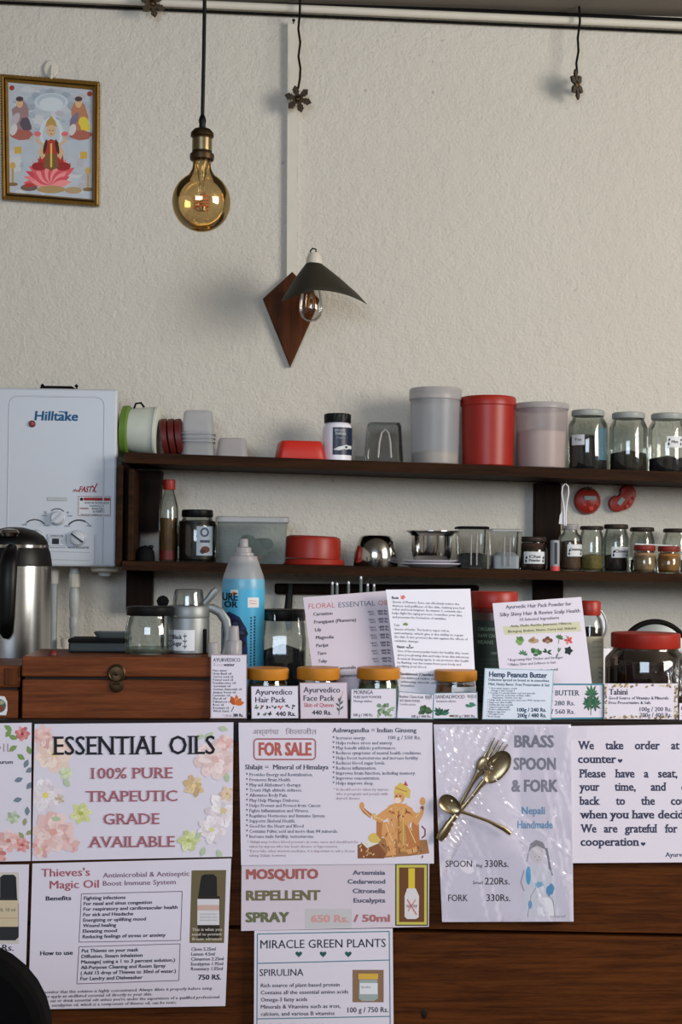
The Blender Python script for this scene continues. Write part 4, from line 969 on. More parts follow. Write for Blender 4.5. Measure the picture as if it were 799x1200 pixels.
mb = MB(); mb.tube([k.L(234, 710), k.L(239, 707), k.L(245, 700), k.L(250, 693), k.L(253, 690)], [.004, .005, .0055, .006, .004], M_greymetal, 10, flat=.5); k.put('thumb_lever', mb)
mb = MB(); mb.tube([k.L(238, 712), k.L(248, 712.5), k.L(257, 717), k.L(264, 727), k.L(267, 742), k.L(266, 758), k.L(262, 767)], [.006, .007, .0075, .0075, .0072, .007, .006], M_greymetal, 14, flat=.5); k.put('handle', mb)
mb = MB(); mb.box(Vector(k.L(237, 771, -.0235)), Vector(k.L(242.5, 736, -.0190)), M_matblack, .002); k.put('level_slot', mb)
q, ls = k.label(51, 199, 229, 737, 761, M_labelw, b_); ls.text(203.5, 214.5, 747.5, 5, 'Black', BLK, .03); ls.text(203.5, 214.5, 755, 5, 'Sugar', BLK, .03)
for x in (200.8, 218):
    for a in (-2.4, -.7): ls.leaf(x, 757, 3.2, .6, a, (44, 56, 50)); ls.leaf(x, 751, 3.4, .6, a, (44, 56, 50)); ls.leaf(x, 745, 3.2, .6, a, (44, 56, 50))
    ls.line([(x, 759), (x, 741)], .6, (44, 56, 50))
ls.done(q); k.end()
k = onch('serving_spoon', 'dark spoon standing behind the glass jar on the chest', 'spoon', 190, 2.262); s = k.s
mb = MB(); mb.lathe([(0, k.z(714)), (6*s, k.z(709)), (7.5*s, k.z(704)), (5*s, k.z(699.5)), (0, k.z(697.5))], M_matblack, n=20, ry=.3); k.put('bowl', mb); mb = MB(); mb.tube([(0, 0, k.z(712)), (0, 0, .0005)], .0028, M_matblack, 8); k.put('handle', mb); k.end()
# blue bottle
k = con('detergent_bottle', 'blue washing-up bottle with clear spout cap behind the chest', 'bottle', 283.5, 2.31); s = k.s; yb = k.yb
M_bluel = mat('blue_label', (66, 158, 196), .35, var=.06); M_bluel2 = mat('blue_liquid', (110, 176, 206), .3, kind='frost', mixf=.75, tint=(190, 225, 240))
k.lathe('body', M_bluel2, [(23, yb), (25, yb-2), (25, 700), (25.2, 690), (25, 681), (24.2, 678)], n=44)
q, ls = k.label(50, 258.6, 308.4, 690, yb-6, M_bluel, k.root); 
ls.text(259.5, 277.5, 703, 8.5, 'URE', (22, 36, 48), .04); ls.text(262, 277.5, 711, 7, 'OR', (22, 36, 48), .04)
ls.rect(269, 690.5, 278, 697, (200, 204, 196)); ls.ell(273.5, 695, 3, 2, (190, 110, 70)); ls.rect(289, 699.5, 301.5, 711, (210, 206, 206)); ls.line([(291, 703), (299, 703.5)], .7, (180, 90, 90)); ls.line([(291, 706), (299, 706.5)], .7, (180, 90, 90)); 
ls.poly([(259, 720), (268, 716), (280, 722), (288, 735), (290, 775), (262, 800), (259, 760)], (34, 44, 84)); 
for x, y, r in ((276, 731, 7), (283, 741, 6), (280, 752, 7), (272, 743, 7)): ls.ell(x, y, r, r*.8, (26, 28, 44), wob=.15); ls.ell(x-1, y-1, r*.5, r*.35, (60, 66, 100), wob=.1)
for i in range(22): ls.line([(293+(i % 2)*.3, 722+i*3.4), (293, 724+i*3.4)], 2.0, (30, 60, 92)); ls.line([(297, 721+i*3.4), (297, 723.4+i*3.4)], 2.0, (30, 60, 92))
ls.done(q)
k.lathe('shoulder', M_frost, [(24.5, 681), (24, 676), (17.5, 658), (16, 655)], n=40)
k.lathe('cap', M_frost2, [(17.5, 659), (16.3, 655), (15.8, 652), (12, 651), (11.5, 648), (9, 647.5)], n=36); k.lathe('spout', M_frost2, [(9, 651), (8.8, 642), (5.2, 640.5), (4.8, 632.5), (4, 631.5), (0, 631.5)], n=28); k.end()
# rose water spray bottles behind their card
for cx, top, body, lab in ((249, 753, 0, 'small spray bottle with square white cap behind the narrow card'), (271, 733, 1, 'small spray bottle with clear pump nozzle beside the blue bottle')):
    k = con('spray_bottle', lab, 'bottle', cx+2*body, 2.135 if not body else 2.17, 'spray bottles behind the narrow card'); yb = k.yb
    if not body:
        k.lathe('body', M_clearplastic, [(5.6, yb), (6, yb-2), (6, 776), (5, 772)], n=24); k.lathe('cap', M_frost2, [(6, 772), (6, 754), (5, 753), (0, 753)], n=24)
    else:
        k.lathe('body', M_clearplastic, [(11, yb), (12, yb-2), (12, 772), (9, 766)], n=28); k.lathe('pump_collar', M_frost2, [(9.5, 767), (9.5, 752), (8, 750)], n=40, rib=.05); k.lathe('nozzle', M_frost2, [(6.5, 751), (6, 745), (5.5, 735), (4.8, 733.5), (0, 733.5)], n=24)
    k.end()
# big dark jar behind
k = con('glass_jar', 'big clip-top jar with black lid and dark contents behind the cards', 'jar', 331, 2.33)
gjar(k, 54, 714, 727, 51, M_black, 744, 48, [(mat('dark_leaves', (30, 32, 32), .9, var=.5, scale=90, bump=.5), None, 762, 8)], e=3.2); k.end()
# thin sticks behind the floral sheet
M_stick = mat('stick_grey', (120, 128, 128), .4, kind='frost', mixf=.6)
for i, (x, y) in enumerate(((388, 683), (393.5, 684), (407, 682.5), (421.5, 676.5), (429.5, 685), (437, 685.5))):
    k = con('glass_rod', 'thin grey rod with a bright tip standing behind the floral price sheet', 'rod', x, 2.42, 'thin rods with bright tips')
    k.lathe('shaft', M_stick, [(1.7, k.yb), (1.7, y+2)], n=10); k.lathe('tip', M_paperbright, [(1.0, y+2), (1.5, y+.5), (1.0, y-1), (0, y-1.3)], n=10); k.end()
# pouch jar green
k = con('plastic_jar', 'large jar with red lid and dark green label behind the text sheet', 'jar', 578, 2.40); yb = k.yb
b_ = k.lathe('body', mat('dark_brown_plastic', (58, 38, 30), .35, var=.1), [(26, yb), (28, yb-2), (28, 724), (26, 716), (25, 711)], n=44); k.lathe('lid', M_red, [(27, 712), (27.5, 711), (27.5, 695), (26, 693), (0, 693)], n=84, rib=.02)
k.lathe('neck_ring', M_darkred, [(26.6, 717), (27, 716), (27, 712.5), (26, 712)], n=44)
GR = (128, 146, 132)
q, ls = k.label(56, 551.5, 604.5, 726, yb-4, mat('dark_green_label', (34, 46, 40), .45, var=.1), b_)
ls.text(557, 577, 738, 4, 'ORGANIC', GR, .005); ls.text(557, 583, 745.5, 4, 'RAW CACAO', GR, .005); ls.text(557, 573, 753, 4, 'BEANS', GR, .005); ls.text(571, 580, 765, 3, '100 g', GR, 0)
for i in range(8): ls.text(558, 584-(i % 3)*4, 772+i*4.5, 2.2, 'organically grown raw beans', (74, 88, 78), 0, res=1)
ls.done(q); k.end()
k = con('plastic_jar', 'jar with red lid and cream label half hidden by the hair powder sheet', 'jar', 690, 2.36); yb = k.yb
b_ = k.lathe('body', M_glass, [(14, yb), (16, yb-2), (16, 736), (14, 726), (10.5, 720)], n=36); k.lathe('lid', M_red, [(12.6, 721), (13, 720), (13, 706), (11.5, 704), (0, 704)], n=60, rib=.03)
k.lathe('contents', M_cum, [(13, yb-1), (14.6, yb-3), (14.6, 736), (0, 734)], n=32)
q, ls = k.label(32, 676, 705, 745, yb-6, M_cream, b_)
for i, t in enumerate(('50g', '30g', '20g')): ls.text(697, 703, 783+i*5.5, 3, t, (110, 96, 84), .01)
for i in range(4): ls.text(690, 702, 752+i*6, 2.4, 'pure natural', (150, 136, 110), 0)
ls.done(q); k.end()
k = con('milk_jug', 'white jug with pouring spout behind the red-lidded jars', 'jug', 700, 2.46); s = k.s
k.lathe('body', M_paperbright, [(14, k.yb), (15, k.yb-2), (15.5, 790), (13, 766), (13.5, 759)], n=36)
mb = MB(); mb.prism([(k.L(x, y)[0], k.L(x, y)[2]) for x, y in ((711, 790), (711, 760), (724, 758.5), (722, 764), (715, 776))], -.006, .006, M_paperbright, .002); k.put('spout', mb); jt = k.z0+k.z(759); k.end()
k = K('pan_lid', 'round white pan lid with grey rim upright on the white jug', 'lid', 686, 2.47, base=jt+.0003); s = k.s
mb = MB(); R = 25.5*s; mb.lathe([(0, .004), (R*.9, .002), (R*.9, -.002), (0, -.002)], M_paperbright, (0, 0, R), 44, axis=AX); k.put('disc', mb); mb = MB(); mb.tube([(R*.94*math.cos(a*.1571), 0, R+R*.94*math.sin(a*.1571)) for a in range(40)], .0028, M_greymetal, 8, closed=True); k.put('rim', mb); k.end()
# big red-lid jar
k = con('glass_jar', 'wide dark-filled jar with a broad red lid, far right of the counter', 'jar', 756, 2.30); yb = k.yb
gjar(k, 92, 741.5, 758.5, 79, M_red, 770, 74, [(mat('dark_paste', (60, 34, 24), .6, var=.25, scale=40), None, 782, 4)], glass=mat('smoky_glass', rough=.04, kind='glass', var=0, tint=(172, 160, 152)), rib=.02)
mb = MB(); s = k.s; mb.lathe([(0, -.004), (.008, 0), (.009, .006), (0, .009)], M_frost2, k.L(763, 793, -.05), 12); k.put('scoop', mb); k.end()
k = con('pot_lid', 'large round dark-rimmed pot lid standing behind the broad red-lidded jar', 'lid', 767, 2.52); s = k.s
R = 43*s; mb = MB(); mb.lathe([(0, -.004), (R*.86, -.002), (R*.9, .002), (R*.86, .004), (0, .004)], M_greymetal, (0, 0, R), 56, axis=AX); k.put('disc', mb)
mb = MB(); mb.tube([(R*.93*math.cos(a*2*math.pi/56), 0, R+R*.93*math.sin(a*2*math.pi/56)) for a in range(56)], .0055, M_matblack, 10, closed=True); k.put('rim', mb); k.end()
k = con('plastic_bag', 'crumpled clear bag at the right frame edge beside the broad jar', 'bag', 802, 2.165); s = k.s
bm = bmesh.new(); bmesh.ops.create_icosphere(bm, subdivisions=4, radius=1)
for v in bm.verts:
    q = v.co.copy(); n_ = 1+.13*math.sin(q.x*9+q.z*5)+.10*math.sin(q.z*14-q.y*8)+.07*math.sin(q.x*23+q.y*17)
    v.co = Vector((q.x*20*s*n_*(1-.25*q.z), q.y*20*s*n_, max(0, (q.z+1)/2*n_)*k.z(776)))
mb = MB(); mb.frombm(bm, M_sheet, False); k.put('film', mb); k.end()

# ------------------------------------------------------------------ yellow-lidded product jars behind their cards
def prod(label, cx, wd, top, ylid, colr, Y=2.16, strip=None):
    k = con('spice_jar', label, 'jar', cx, Y, 'yellow-lidded jars on the counter'); yb = k.yb
    b_, l_ = gjar(k, wd, top, ylid, wd+2.5, M_yellow, ylid+8, wd-4, [(colr, None, ylid+6, 0)], rib=.015)
    if strip:
        q, ls = k.label(wd, *strip[:4], M_labelw, b_); ls.text(strip[0]+3, strip[1]-8, strip[3]-2.4, 3.2, strip[4], (70, 70, 76), .01); ls.done(q)
    k.end()
prod('jar with yellow lid and brown powder, behind the hair pack card', 313, 47, 782.5, 795.5, M_tanp)
prod('jar with yellow lid and tan powder, behind the face pack card', 372.5, 48, 782, 795.5, M_orangep)
prod('jar with yellow lid and green powder, behind the moringa card', 443, 48, 782, 795, mat('green_powder', (84, 96, 64), .9, var=.1))
prod('jar with yellow lid and a white strip label, behind the sandalwood card', 533.5, 47, 785, 797, mat('sandal_powder', (136, 84, 52), .9, var=.1), strip=(526, 556, 803, 813.5, 'SANDALWOOD'))

# ================================================================== SHEETS LEANING ON THE COUNTER
S = Sign('price_sheet', 'leaning price list of floral oils, printed on pinkish paper', 'sign', [(355, 700), (456, 692), (470, 815), (371, 823)], 2.24, 2.19, M_paper2)
sl = -.055
S.text(361.5, 392.5, 713.5, 5.8, 'FLORAL', (186, 104, 100), .0, slope=sl); S.text(396.5, 439.5, 711.8, 5.8, 'ESSENTIAL', (84, 100, 120), .0, slope=sl); S.text(443, 460, 709.5, 5.8, 'OILS', (190, 110, 90), .0, slope=sl)
for i, (t, x0, x1) in enumerate((('Carnation', 367, 389.5), ('Frangipani (Plumeria)', 368, 417), ('Lily', 369, 376.5), ('Magnolia', 370, 391), ('Parijat', 370.5, 385), ('Tiare', 371.5, 382.5), ('Tulip', 372.5, 383), ('Roman Chamomile', 374, 417), ('Rose of Damascus', 375, 420))):
    y = 721.6+i*9.2; S.text(x0, x1, y, 3.8, t, BLK, .025, slope=sl)
    if i < 8:
        x = 431+i*.85
        S.text(x, x+7, y-3.6, 2.2, '10ml |', BLK, .02, slope=sl); S.text(x+1.5, x+8, y-.6, 2.2, '5ml |', BLK, .02, slope=sl); S.text(x+11, x+23, y-4, 2.4, '1800 Rs.', BLK, .03, slope=sl); S.text(x+12, x+23, y-.8, 2.4, '950 Rs.', BLK, .03, slope=sl)
S.done()
S = Sign('text_sheet', 'bright white sheet of skin herb paragraphs leaning beside the price list', 'sign', [(452, 691), (551, 690), (558, 816), (468, 822)], 2.21, 2.165, M_paperbright)
sl = .035; T_ = (52, 52, 66)
S.text(459, 467, 702, 3.2, 'Rose', BLK, .03); S.flower(472, 700, 3, [(206, 70, 60), (226, 120, 100)], (190, 60, 50), 5, 2)
S.lines(459.5, (706.5, 711, 715.2, 719.6, 724.2), 2.6, (('Queen of Flowers. Rose can effectively reduce the', 538), ('dryness and puffiness of the skin, making you feel', 544), ('softer and look brighter. Its vitamin C contents also', 541), ('helps fight the aging process, nourishes your skin,', 542), ('and prevents the formation of wrinkles.', 523)), T_, .012, slope=sl)
S.text(461.5, 468, 734, 3, 'Tulsi', T_, .0)
for a in (-2.6, -1.9, -1.2, -.5): S.leaf(475, 733, 4, 1, a, (120, 140, 100))
S.lines(462, (738.4, 743, 747.4, 752), 2.6, (('Queen of herbs. The herb is super rich in', 526), ('antioxidants, which give it the ability to repair', 543), ('the skin. It also protects the skin against the effects of', 548), ('oxidative damage.', 491)), T_, .012, slope=sl)
S.text(465, 474, 759.5, 3.2, 'Neem', BLK, .03)
for a in (-2.9, -1.6, -.2): S.leaf(480, 759.5, 5, .8, a, (50, 60, 54))
S.lines(465.5, (764, 768.6, 773, 777.5, 781.8), 2.6, (('One of the most popular herbs for healthy skin, neem', 549), ('gives you glowing skin and helps treat skin infections.', 550), ('A natural cleansing agent, it can promote skin health', 549), ('by flushing out the toxins from your body and', 540), ('purifying your blood.', 500)), T_, .012, slope=sl)
S.text(469, 508, 791, 3.2, 'Sandalwood (Chandan)', BLK, .03, slope=sl)
S.lines(469.5, (795.4, 800, 804.5), 2.6, (('Sandalwood makes the skin glow,', 530), ('whitening, smooth, and removes', 528), ('blemishes.', 486)), T_, .02, slope=sl); S.done()
S = Sign('recipe_sheet', 'white sheet with ten little herb pictures leaning before the red lids', 'sign', [(577, 707), (681, 699.5), (694, 806), (588, 812)], 2.20, 2.165, M_paper)
sl = -.052; TN = (52, 50, 72)
S.text(592.5, 669.5, 713.5, 4.3, 'Ayurvedic Hair Pack Powder for', TN, .018, slope=sl); S.text(585.5, 679.5, 722.5, 4.3, 'Silky Shiny Hair & Revive Scalp Health', TN, .018, slope=sl); S.text(609, 655, 727.8, 3.4, '10 Selected Ingredients', TN, .014, slope=sl)
S.poly([(589, 734), (679, 728.5), (681, 740), (591, 744)], (198, 194, 168)); S.text(598, 670, 735.2, 2.8, 'Amla, Methi, Reetha, Jatamansi, Hibiscus,', (60, 72, 56), .025, slope=sl); S.text(595, 675, 741.5, 2.8, 'Bhringraj, Brahmi, Neem, Curry leaf, Shikakai', (60, 72, 56), .025, slope=sl)
GN = (92, 128, 72)
for x, y, t in ((609, 750.5, 'amla'), (625, 750, 'nut'), (641.5, 749.5, 'reetha'), (655, 748.5, 'leaf'), (666, 749.5, 'red'), (612.5, 765, 'leaf2'), (628, 764.5, 'bush'), (641, 764.5, 'twig'), (654, 763, 'twig2'), (666, 762.5, 'dark')):
    if t == 'amla':
        for d in ((-2, 1), (2, 0), (0, 3), (1, -2)): S.ell(x+d[0], y+d[1], 3, 2.8, random.choice(((120, 156, 92), (88, 124, 68))))
        S.leaf(x, y, 6, 1.6, -2.3, GN)
    elif t == 'nut':
        S.ell(x, y+1, 6.5, 3, (170, 146, 116)); S.ell(x-2, y, 3, 2, (140, 112, 86)); S.leaf(x-3, y, 6, 1.3, -.7, (150, 124, 96))
    elif t == 'reetha':
        for d in ((-3.5, 1), (0, -1.4), (3.5, 1), (0, 2.5)): S.ell(x+d[0], y+d[1], 2.7, 2.4, random.choice(((112, 70, 52), (88, 54, 42), (150, 120, 100))))
    elif t == 'leaf':
        for a in (-2.4, -1.8, -1.2, -.6, 0): S.leaf(x, y, 5.5, 1.3, a, (70, 108, 74))
        S.line([(x, y), (x-1, y+6)], .8, (80, 100, 70))
    elif t == 'red':
        S.flower(x, y+1, 5.2, [(200, 60, 52), (214, 84, 70)], (150, 40, 40), 5, 1); S.line([(x, y), (x-3, y-5)], .7, (80, 100, 60))
    elif t == 'leaf2':
        for a in (-2.8, -2.2, -1.5, -.8, -.2, .1): S.leaf(x, y+2, 6, 1.1, a, (84, 122, 96))
    elif t == 'bush':
        for i in range(9): S.ell(x+random.uniform(-4.5, 4.5), y+random.uniform(-3, 3), 2.6, 2, random.choice(((60, 106, 60), (84, 132, 76), (50, 90, 56))), wob=.2)
    elif t == 'twig':
        for a in (-2.9, -.5, -2.2, .4): S.leaf(x, y, 6, 1.2, a, (40, 74, 56))
    elif t == 'twig2':
        for a in (-1.1, -1.5, 2.0): S.leaf(x, y+2, 7, 1, a, (88, 120, 92))
    else:
        for i in range(5): S.leaf(x, y, 5.5, 2, i*1.257, (34, 46, 44))
S.lines(594.5, (775, 780.4), 3, (('* Regrowing Hair Thicker and Stronger.', 660), ('* Makes Shine and Softness to hair.', 652)), TN, .008, slope=sl); S.text(632, 654, 787, 3, '* Prevents dandruff.', TN, .008, slope=sl); S.done()

# ================================================================== CARDS ALONG THE COUNTER EDGE
def card(label, q, m=M_paper, name='price_card', border=None, Yb=2.106):
    S = Sign(name, label, 'card', q, Yb+.005, Yb, m, 'price cards along the counter edge', thick=.0015)
    if border: S.frame(inset(q, border[0]*.5), *border)
    return S
PK = (168, 140, 150)
S = card('narrow ingredient card with an orange herb picture beside the chest', [(247, 767), (289.5, 767), (289, 842), (246.5, 842)], border=(1.0, PK))
S.text(249.5, 281.5, 775.5, 4.2, 'AYURVEDICO', (44, 46, 60), .02); S.text(250, 261.5, 780.6, 3.6, 'Rose', (176, 164, 168), .0); S.text(262, 275, 780.6, 3.6, 'water', (44, 46, 60), .03)
for i, (t, x1) in enumerate((('Pure water', 266), ('Holy Basil oil', 271), ('Carrot seed oil', 273), ('Fennel seed oil', 273), ('Frankincense oil', 276), ('Geranium oil', 270), ('German chamomile oil', 283), ('Juniper berry oil', 276), ('Lavender oil', 269), ('Neroli oil', 265), ('Palmarosa oil', 271), ('Rose oil', 262), ('Rosemary oil', 268), ('Witch hazel', 268))): S.text(249.5, x1, 787+i*3.65, 2.7, t, (40, 40, 54), .018, res=1)
for i in range(8): S.leaf(276+random.uniform(-2, 2), 826, random.uniform(8, 14), 2.6, -2.6+i*.33, random.choice(((196, 100, 48), (176, 82, 40), (214, 130, 80))))
S.line([(274, 828), (271, 834)], .9, (60, 40, 30)); S.text(261, 271, 839.8, 2.4, '* 120 ml', (150, 70, 70), .01); S.text(273, 285, 839.8, 3.4, '380 Rs.', BLK, .04); S.done()
S = card('white hair pack card with a row of tiny herbs, priced 440', [(294, 804), (349.5, 803.5), (350, 842), (294.5, 842.5)], border=(.7, (120, 120, 130)))
S.text(299, 342.5, 814, 6.4, 'Ayurvedico', (46, 46, 60), .022); S.text(299, 335, 823.2, 6.4, 'Hair Pack', (46, 46, 60), .022); S.text(323, 346.5, 839, 5, '440 Rs.', (40, 40, 52), .03)
for i, c_ in enumerate(((70, 96, 70), (110, 84, 60), (60, 44, 40), (60, 84, 90), (176, 50, 50), (70, 84, 96), (50, 76, 60), (54, 70, 76), (90, 110, 100), (34, 44, 56))):
    x, y = (300+i*7.2, 828.5) if i < 7 else (304+(i-7)*6.2, 836); 
    for a in range(4): S.leaf(x+random.uniform(-.8, .8), y, 3.2, .9, random.uniform(0, 6.28), c_)
S.done()
S = card('pinkish face pack card with a dark sprig, priced 440', [(351, 800), (407, 799.5), (407.5, 842), (352, 842.5)], M_paper2, border=(.8, PK))
S.text(355.5, 398.5, 811.5, 6.4, 'Ayurvedico', (62, 54, 70), .02); S.text(355.5, 392, 821.3, 6.4, 'Face Pack', (62, 54, 70), .02); S.text(356, 391, 828.4, 4.6, 'Skin of Queen', (176, 70, 84), .02, serif=True); S.text(365.5, 388.5, 837.5, 5, '440 Rs.', (52, 46, 60), .03)
for a, y in ((-2.2, 834), (-.8, 832), (-2.4, 828), (-.9, 826), (-1.8, 824), (-1.3, 822)): S.leaf(398, y, 6.5, 1.1, a, (80, 86, 88))
S.line([(397, 838), (398.5, 818)], .8, (80, 86, 88)); S.line([(399, 820), (402, 810)], .7, (190, 130, 130)); S.done()
S = card('white moringa card with a pale green leaf picture', [(411, 807), (464.5, 806.5), (465, 842), (410.5, 842.5)], border=(.8, (110, 128, 130)))
S.text(414.5, 437, 813.4, 4.6, 'MORINGA', (50, 50, 62), .012); S.text(414.5, 447, 818.4, 3, 'PURE RAW POWDER', (54, 54, 68), .012); S.text(414.5, 436, 823, 2.8, 'Moringa oleifera', (70, 72, 84), .01); S.text(414, 437, 839.4, 3.2, '100 g / 340 Rs.', (46, 46, 58), .02)
for i in range(26): S.ell(452+random.uniform(-9, 9), 833+random.uniform(-7, 6), 2.6, 1.5, random.choice(((118, 140, 112), (150, 166, 140), (92, 116, 88))), random.uniform(0, 3))
S.done()
S = card('small tilted card with a dark green herb clump, between moringa and sandalwood', [(467, 810), (508.5, 813.5), (507, 843), (464.5, 842)], border=(.8, (80, 130, 140)), Yb=2.1045)
S.text(468, 496, 817.6, 3, 'Brahmi / Gotu Kola', (48, 52, 66), .015, slope=.03); S.text(498, 506, 819, 4, 'ब्राह्मी', (48, 52, 66), .01); S.text(468.5, 492, 822.2, 2.6, 'BEST BRAIN POWDER', (70, 74, 86), .01, slope=.03); S.text(468, 487, 826.2, 2.4, 'Centella asiatica', (90, 92, 104), .005, slope=.03); S.text(482, 505, 841, 3, '100 g / 440 Rs.', (46, 46, 58), .025)
for i in range(16): S.ell(497+random.uniform(-6, 7), 831+random.uniform(-4, 4), 3, 2, random.choice(((50, 78, 52), (70, 98, 66), (38, 60, 44))), random.uniform(0, 3))
S.done()
S = card('white sandalwood card with a leafy green sprig and a blue-green leaf', [(508, 812), (559.5, 811), (560, 842), (507, 842.5)], border=(.8, (80, 130, 140)))
S.text(510, 544.5, 818.6, 4.2, 'SANDALWOOD', (50, 52, 64), .015); S.text(547, 558, 818.2, 4, 'चन्दन', (50, 52, 64), .01); S.text(511, 534, 823, 2.8, 'Santalum album', (80, 82, 94), .005); S.text(531, 557, 840.6, 3, '100 g / 800 Rs.', (46, 46, 58), .025)
for i in range(9): S.leaf(517+random.uniform(-1, 1), 838, random.uniform(7, 12), 1.8, -2.9+i*.32, random.choice(((44, 92, 76), (60, 112, 90), (36, 72, 62))))
for i in range(5): S.ell(551+random.uniform(-4, 4), 826+random.uniform(-1.5, 1.5), 3, 1.6, (70, 120, 104), wob=.2)
S.ell(529, 839, 3, 1.2, (110, 80, 60)); S.done()
HB = (30, 60, 92)
S = card('teal-bordered card with a hemp leaf picture, tucked behind the nut butter card', [(640, 801), (708, 801), (708, 842.5), (640, 843)], border=(2.0, (74, 128, 146)), Yb=2.109)
S.text(628, 679, 815, 6, 'HEMP BUTTER', (44, 66, 80), .02, serif=True); S.text(628, 673.5, 826.5, 5.2, '100g / 280 Rs.', (44, 62, 84), .02, serif=True); S.text(628, 673.5, 836.5, 5.2, '200g / 560 Rs.', (44, 62, 84), .02, serif=True)
for cx, cy, q in ((693, 815, 1), (689, 826, .8), (697, 826, .9)):
    for a in range(7): S.leaf(cx, cy, (13 if a in (2, 3, 4) else 9)*q, 1.5, -2.9+a*.43, random.choice(((44, 84, 66), (60, 104, 76))))
    for a in range(3): S.leaf(cx, cy, 9*q, 1.4, .6+a*.9, (50, 90, 70))
S.line([(693, 815), (692, 838)], .9, (60, 96, 70)); S.done()
S = card('white nut butter card of dense dark lines, tilted in front of others', [(568, 783), (649, 785), (645.5, 843.5), (565, 843)], mat('bluish_paper', (206, 212, 226), .45, var=.015), border=(.9, (150, 178, 190)), Yb=2.1035)
S.text(573, 641, 793, 6, 'Hemp Peanuts Butter', HB, .035, slope=.02); S.text(572.5, 644, 797.8, 3, 'Delicious spread on bread or in smoothies.', HB, .02, slope=.02); S.text(572.5, 644, 803, 3, 'Mild, Nutty flavor. Free Preservative & Salt', HB, .02, slope=.02)
for i, (t, x0, x1) in enumerate((('* Essential amino acids', 573, 606), ('Omega 6 and Omega 3', 575, 603), ('* Contain 9 essential amino acid and minerals', 572, 627), ('Phosphorus, potassium, sodium, sulfur,', 577, 622), ('Magnesium, Calcium, iron, zinc', 577, 612), ('* Help with menopause and ease PMS symptoms', 571, 639), ('* Improve skin health', 571, 600), ('* Healthy skin, hair and nails', 571, 601), ('* Support heart health', 571, 597), ('* Reduce inflammation', 571, 598), ('* Balance digestion', 570, 592), ('* Weight loss', 570, 590), ('* Boost energy', 570, 586))): S.text(x0, x1, 807.4+i*2.75, 2.0, t, (44, 62, 92), .012, slope=.01, res=1)
S.text(606, 640, 834, 4.4, '100g / 240 Rs.', HB, .03); S.text(606, 640, 840.5, 4.4, '200g / 480 Rs.', HB, .03); S.done()
S = card('tahini card with a beige seed-patterned border, right end of the counter', [(708, 801), (794, 801), (794, 843), (708, 842.5)])
for i in range(150):
    e = i % 4; t = random.random()
    x, y = ((708.5+85*t, 803+random.uniform(-1.5, 2)), (708.5+85*t, 841+random.uniform(-2, 1)), (792.5+random.uniform(-2, 1), 802+40*t), (709.5+random.uniform(-1, 1), 802+40*t))[e]
    S.ell(x, y, 1.9, 1.1, random.choice(((196, 180, 150), (150, 128, 100), (212, 202, 184), (110, 92, 74))), random.uniform(0, 3), 7)
S.text(713, 735.5, 814, 6.6, 'Tahini', (44, 48, 66), .02, serif=True); S.text(713, 784, 819.6, 3.4, 'Good Source of Vitamins & Minerals.', (44, 48, 66), .015, serif=True, res=1); S.text(713, 763, 825, 3.4, 'Free Preservative & Salt.', (44, 48, 66), .015, serif=True, res=1)
S.text(749, 787, 833.4, 4.8, '100g / 200 Rs.', (90, 90, 106), .015, serif=True); S.text(749, 787, 840.2, 4.8, '200g / 400 Rs.', (90, 90, 106), .015, serif=True); S.done()
S = card('white card cut off by the right frame edge, after the tahini card', [(796, 824), (838, 824), (838, 843.5), (796, 843.5)]); S.text(798, 834, 832, 3.6, 'Powder 100g', TN, .02); S.text(798, 834, 839, 3.6, '300 Rs.', TN, .02); S.done()

# ================================================================== SIGNS ON THE COUNTER FRONT
SY = CF-.0055
def fsign(label, q, Y=SY, m=M_paper, outline=None, group='paper signs on the counter front'): return Sign('paper_sign', label, 'sign', q, Y, Y, m, group, outline)
DK = (40, 40, 48)
FL = [(226, 178, 172), (216, 156, 150), (232, 196, 190)]; FP = [(226, 214, 218), (214, 200, 206), (236, 228, 230)]
# left cut-off floral oil sign
S = fsign('flower-bordered sign cut off at the left, partial heading ending OIL', [(-196, 851), (37, 847), (36, 1009), (-196, 1013)])
S.text(-60, 15.5, 881, 9.6, 'ROSE OIL', (168, 148, 158), .0); S.text(-60, 15, 895, 4.2, 'Pelargonium graveolurum', (60, 60, 74), .03, italic=.1)
S.flower(26, 860, 9, [(196, 92, 90), (214, 130, 120), (176, 76, 78)], (150, 50, 50), 7, 3)
for x, y, a, c_ in ((13, 855, 2.2, 0), (10, 862, .4, 0), (20, 874, 2.6, 0), (20, 884, .6, 0), (32, 874, 1.2, 0), (30, 905, -.5, 1), (27, 912, 2.8, 1), (31, 925, -.9, 1), (26, 936, 2.9, 1), (32, 945, 1.6, 1), (5, 850, .6, 0), (33, 890, 2.0, 1)): S.leaf(x, y, 11, 3, a, ((120, 148, 84), (112, 128, 140))[c_])
S.flower(15, 958, 8, [(180, 196, 160), (150, 170, 130)], (170, 180, 140), 6, 2); S.flower(10, 985, 14, FL, (190, 120, 110), 8, 3); S.flower(26, 990, 9, [(206, 110, 100), (222, 150, 140)], (170, 80, 70), 7, 3); S.flower(-2, 1003, 10, [(200, 100, 96), (220, 150, 140)], (160, 80, 70), 7, 2)
for x, y in ((28, 968), (22, 975), (30, 978)): S.leaf(x, y, 10, 2.6, random.uniform(0, 6), (150, 150, 110))
S.done()
S = fsign('sign cut off at the left showing a small dark bottle photo', [(-196, 1015), (33, 1013), (28, 1124), (-196, 1130)], outline=[(-196, 1015), (34, 1013), (29, 1180), (-196, 1184)])
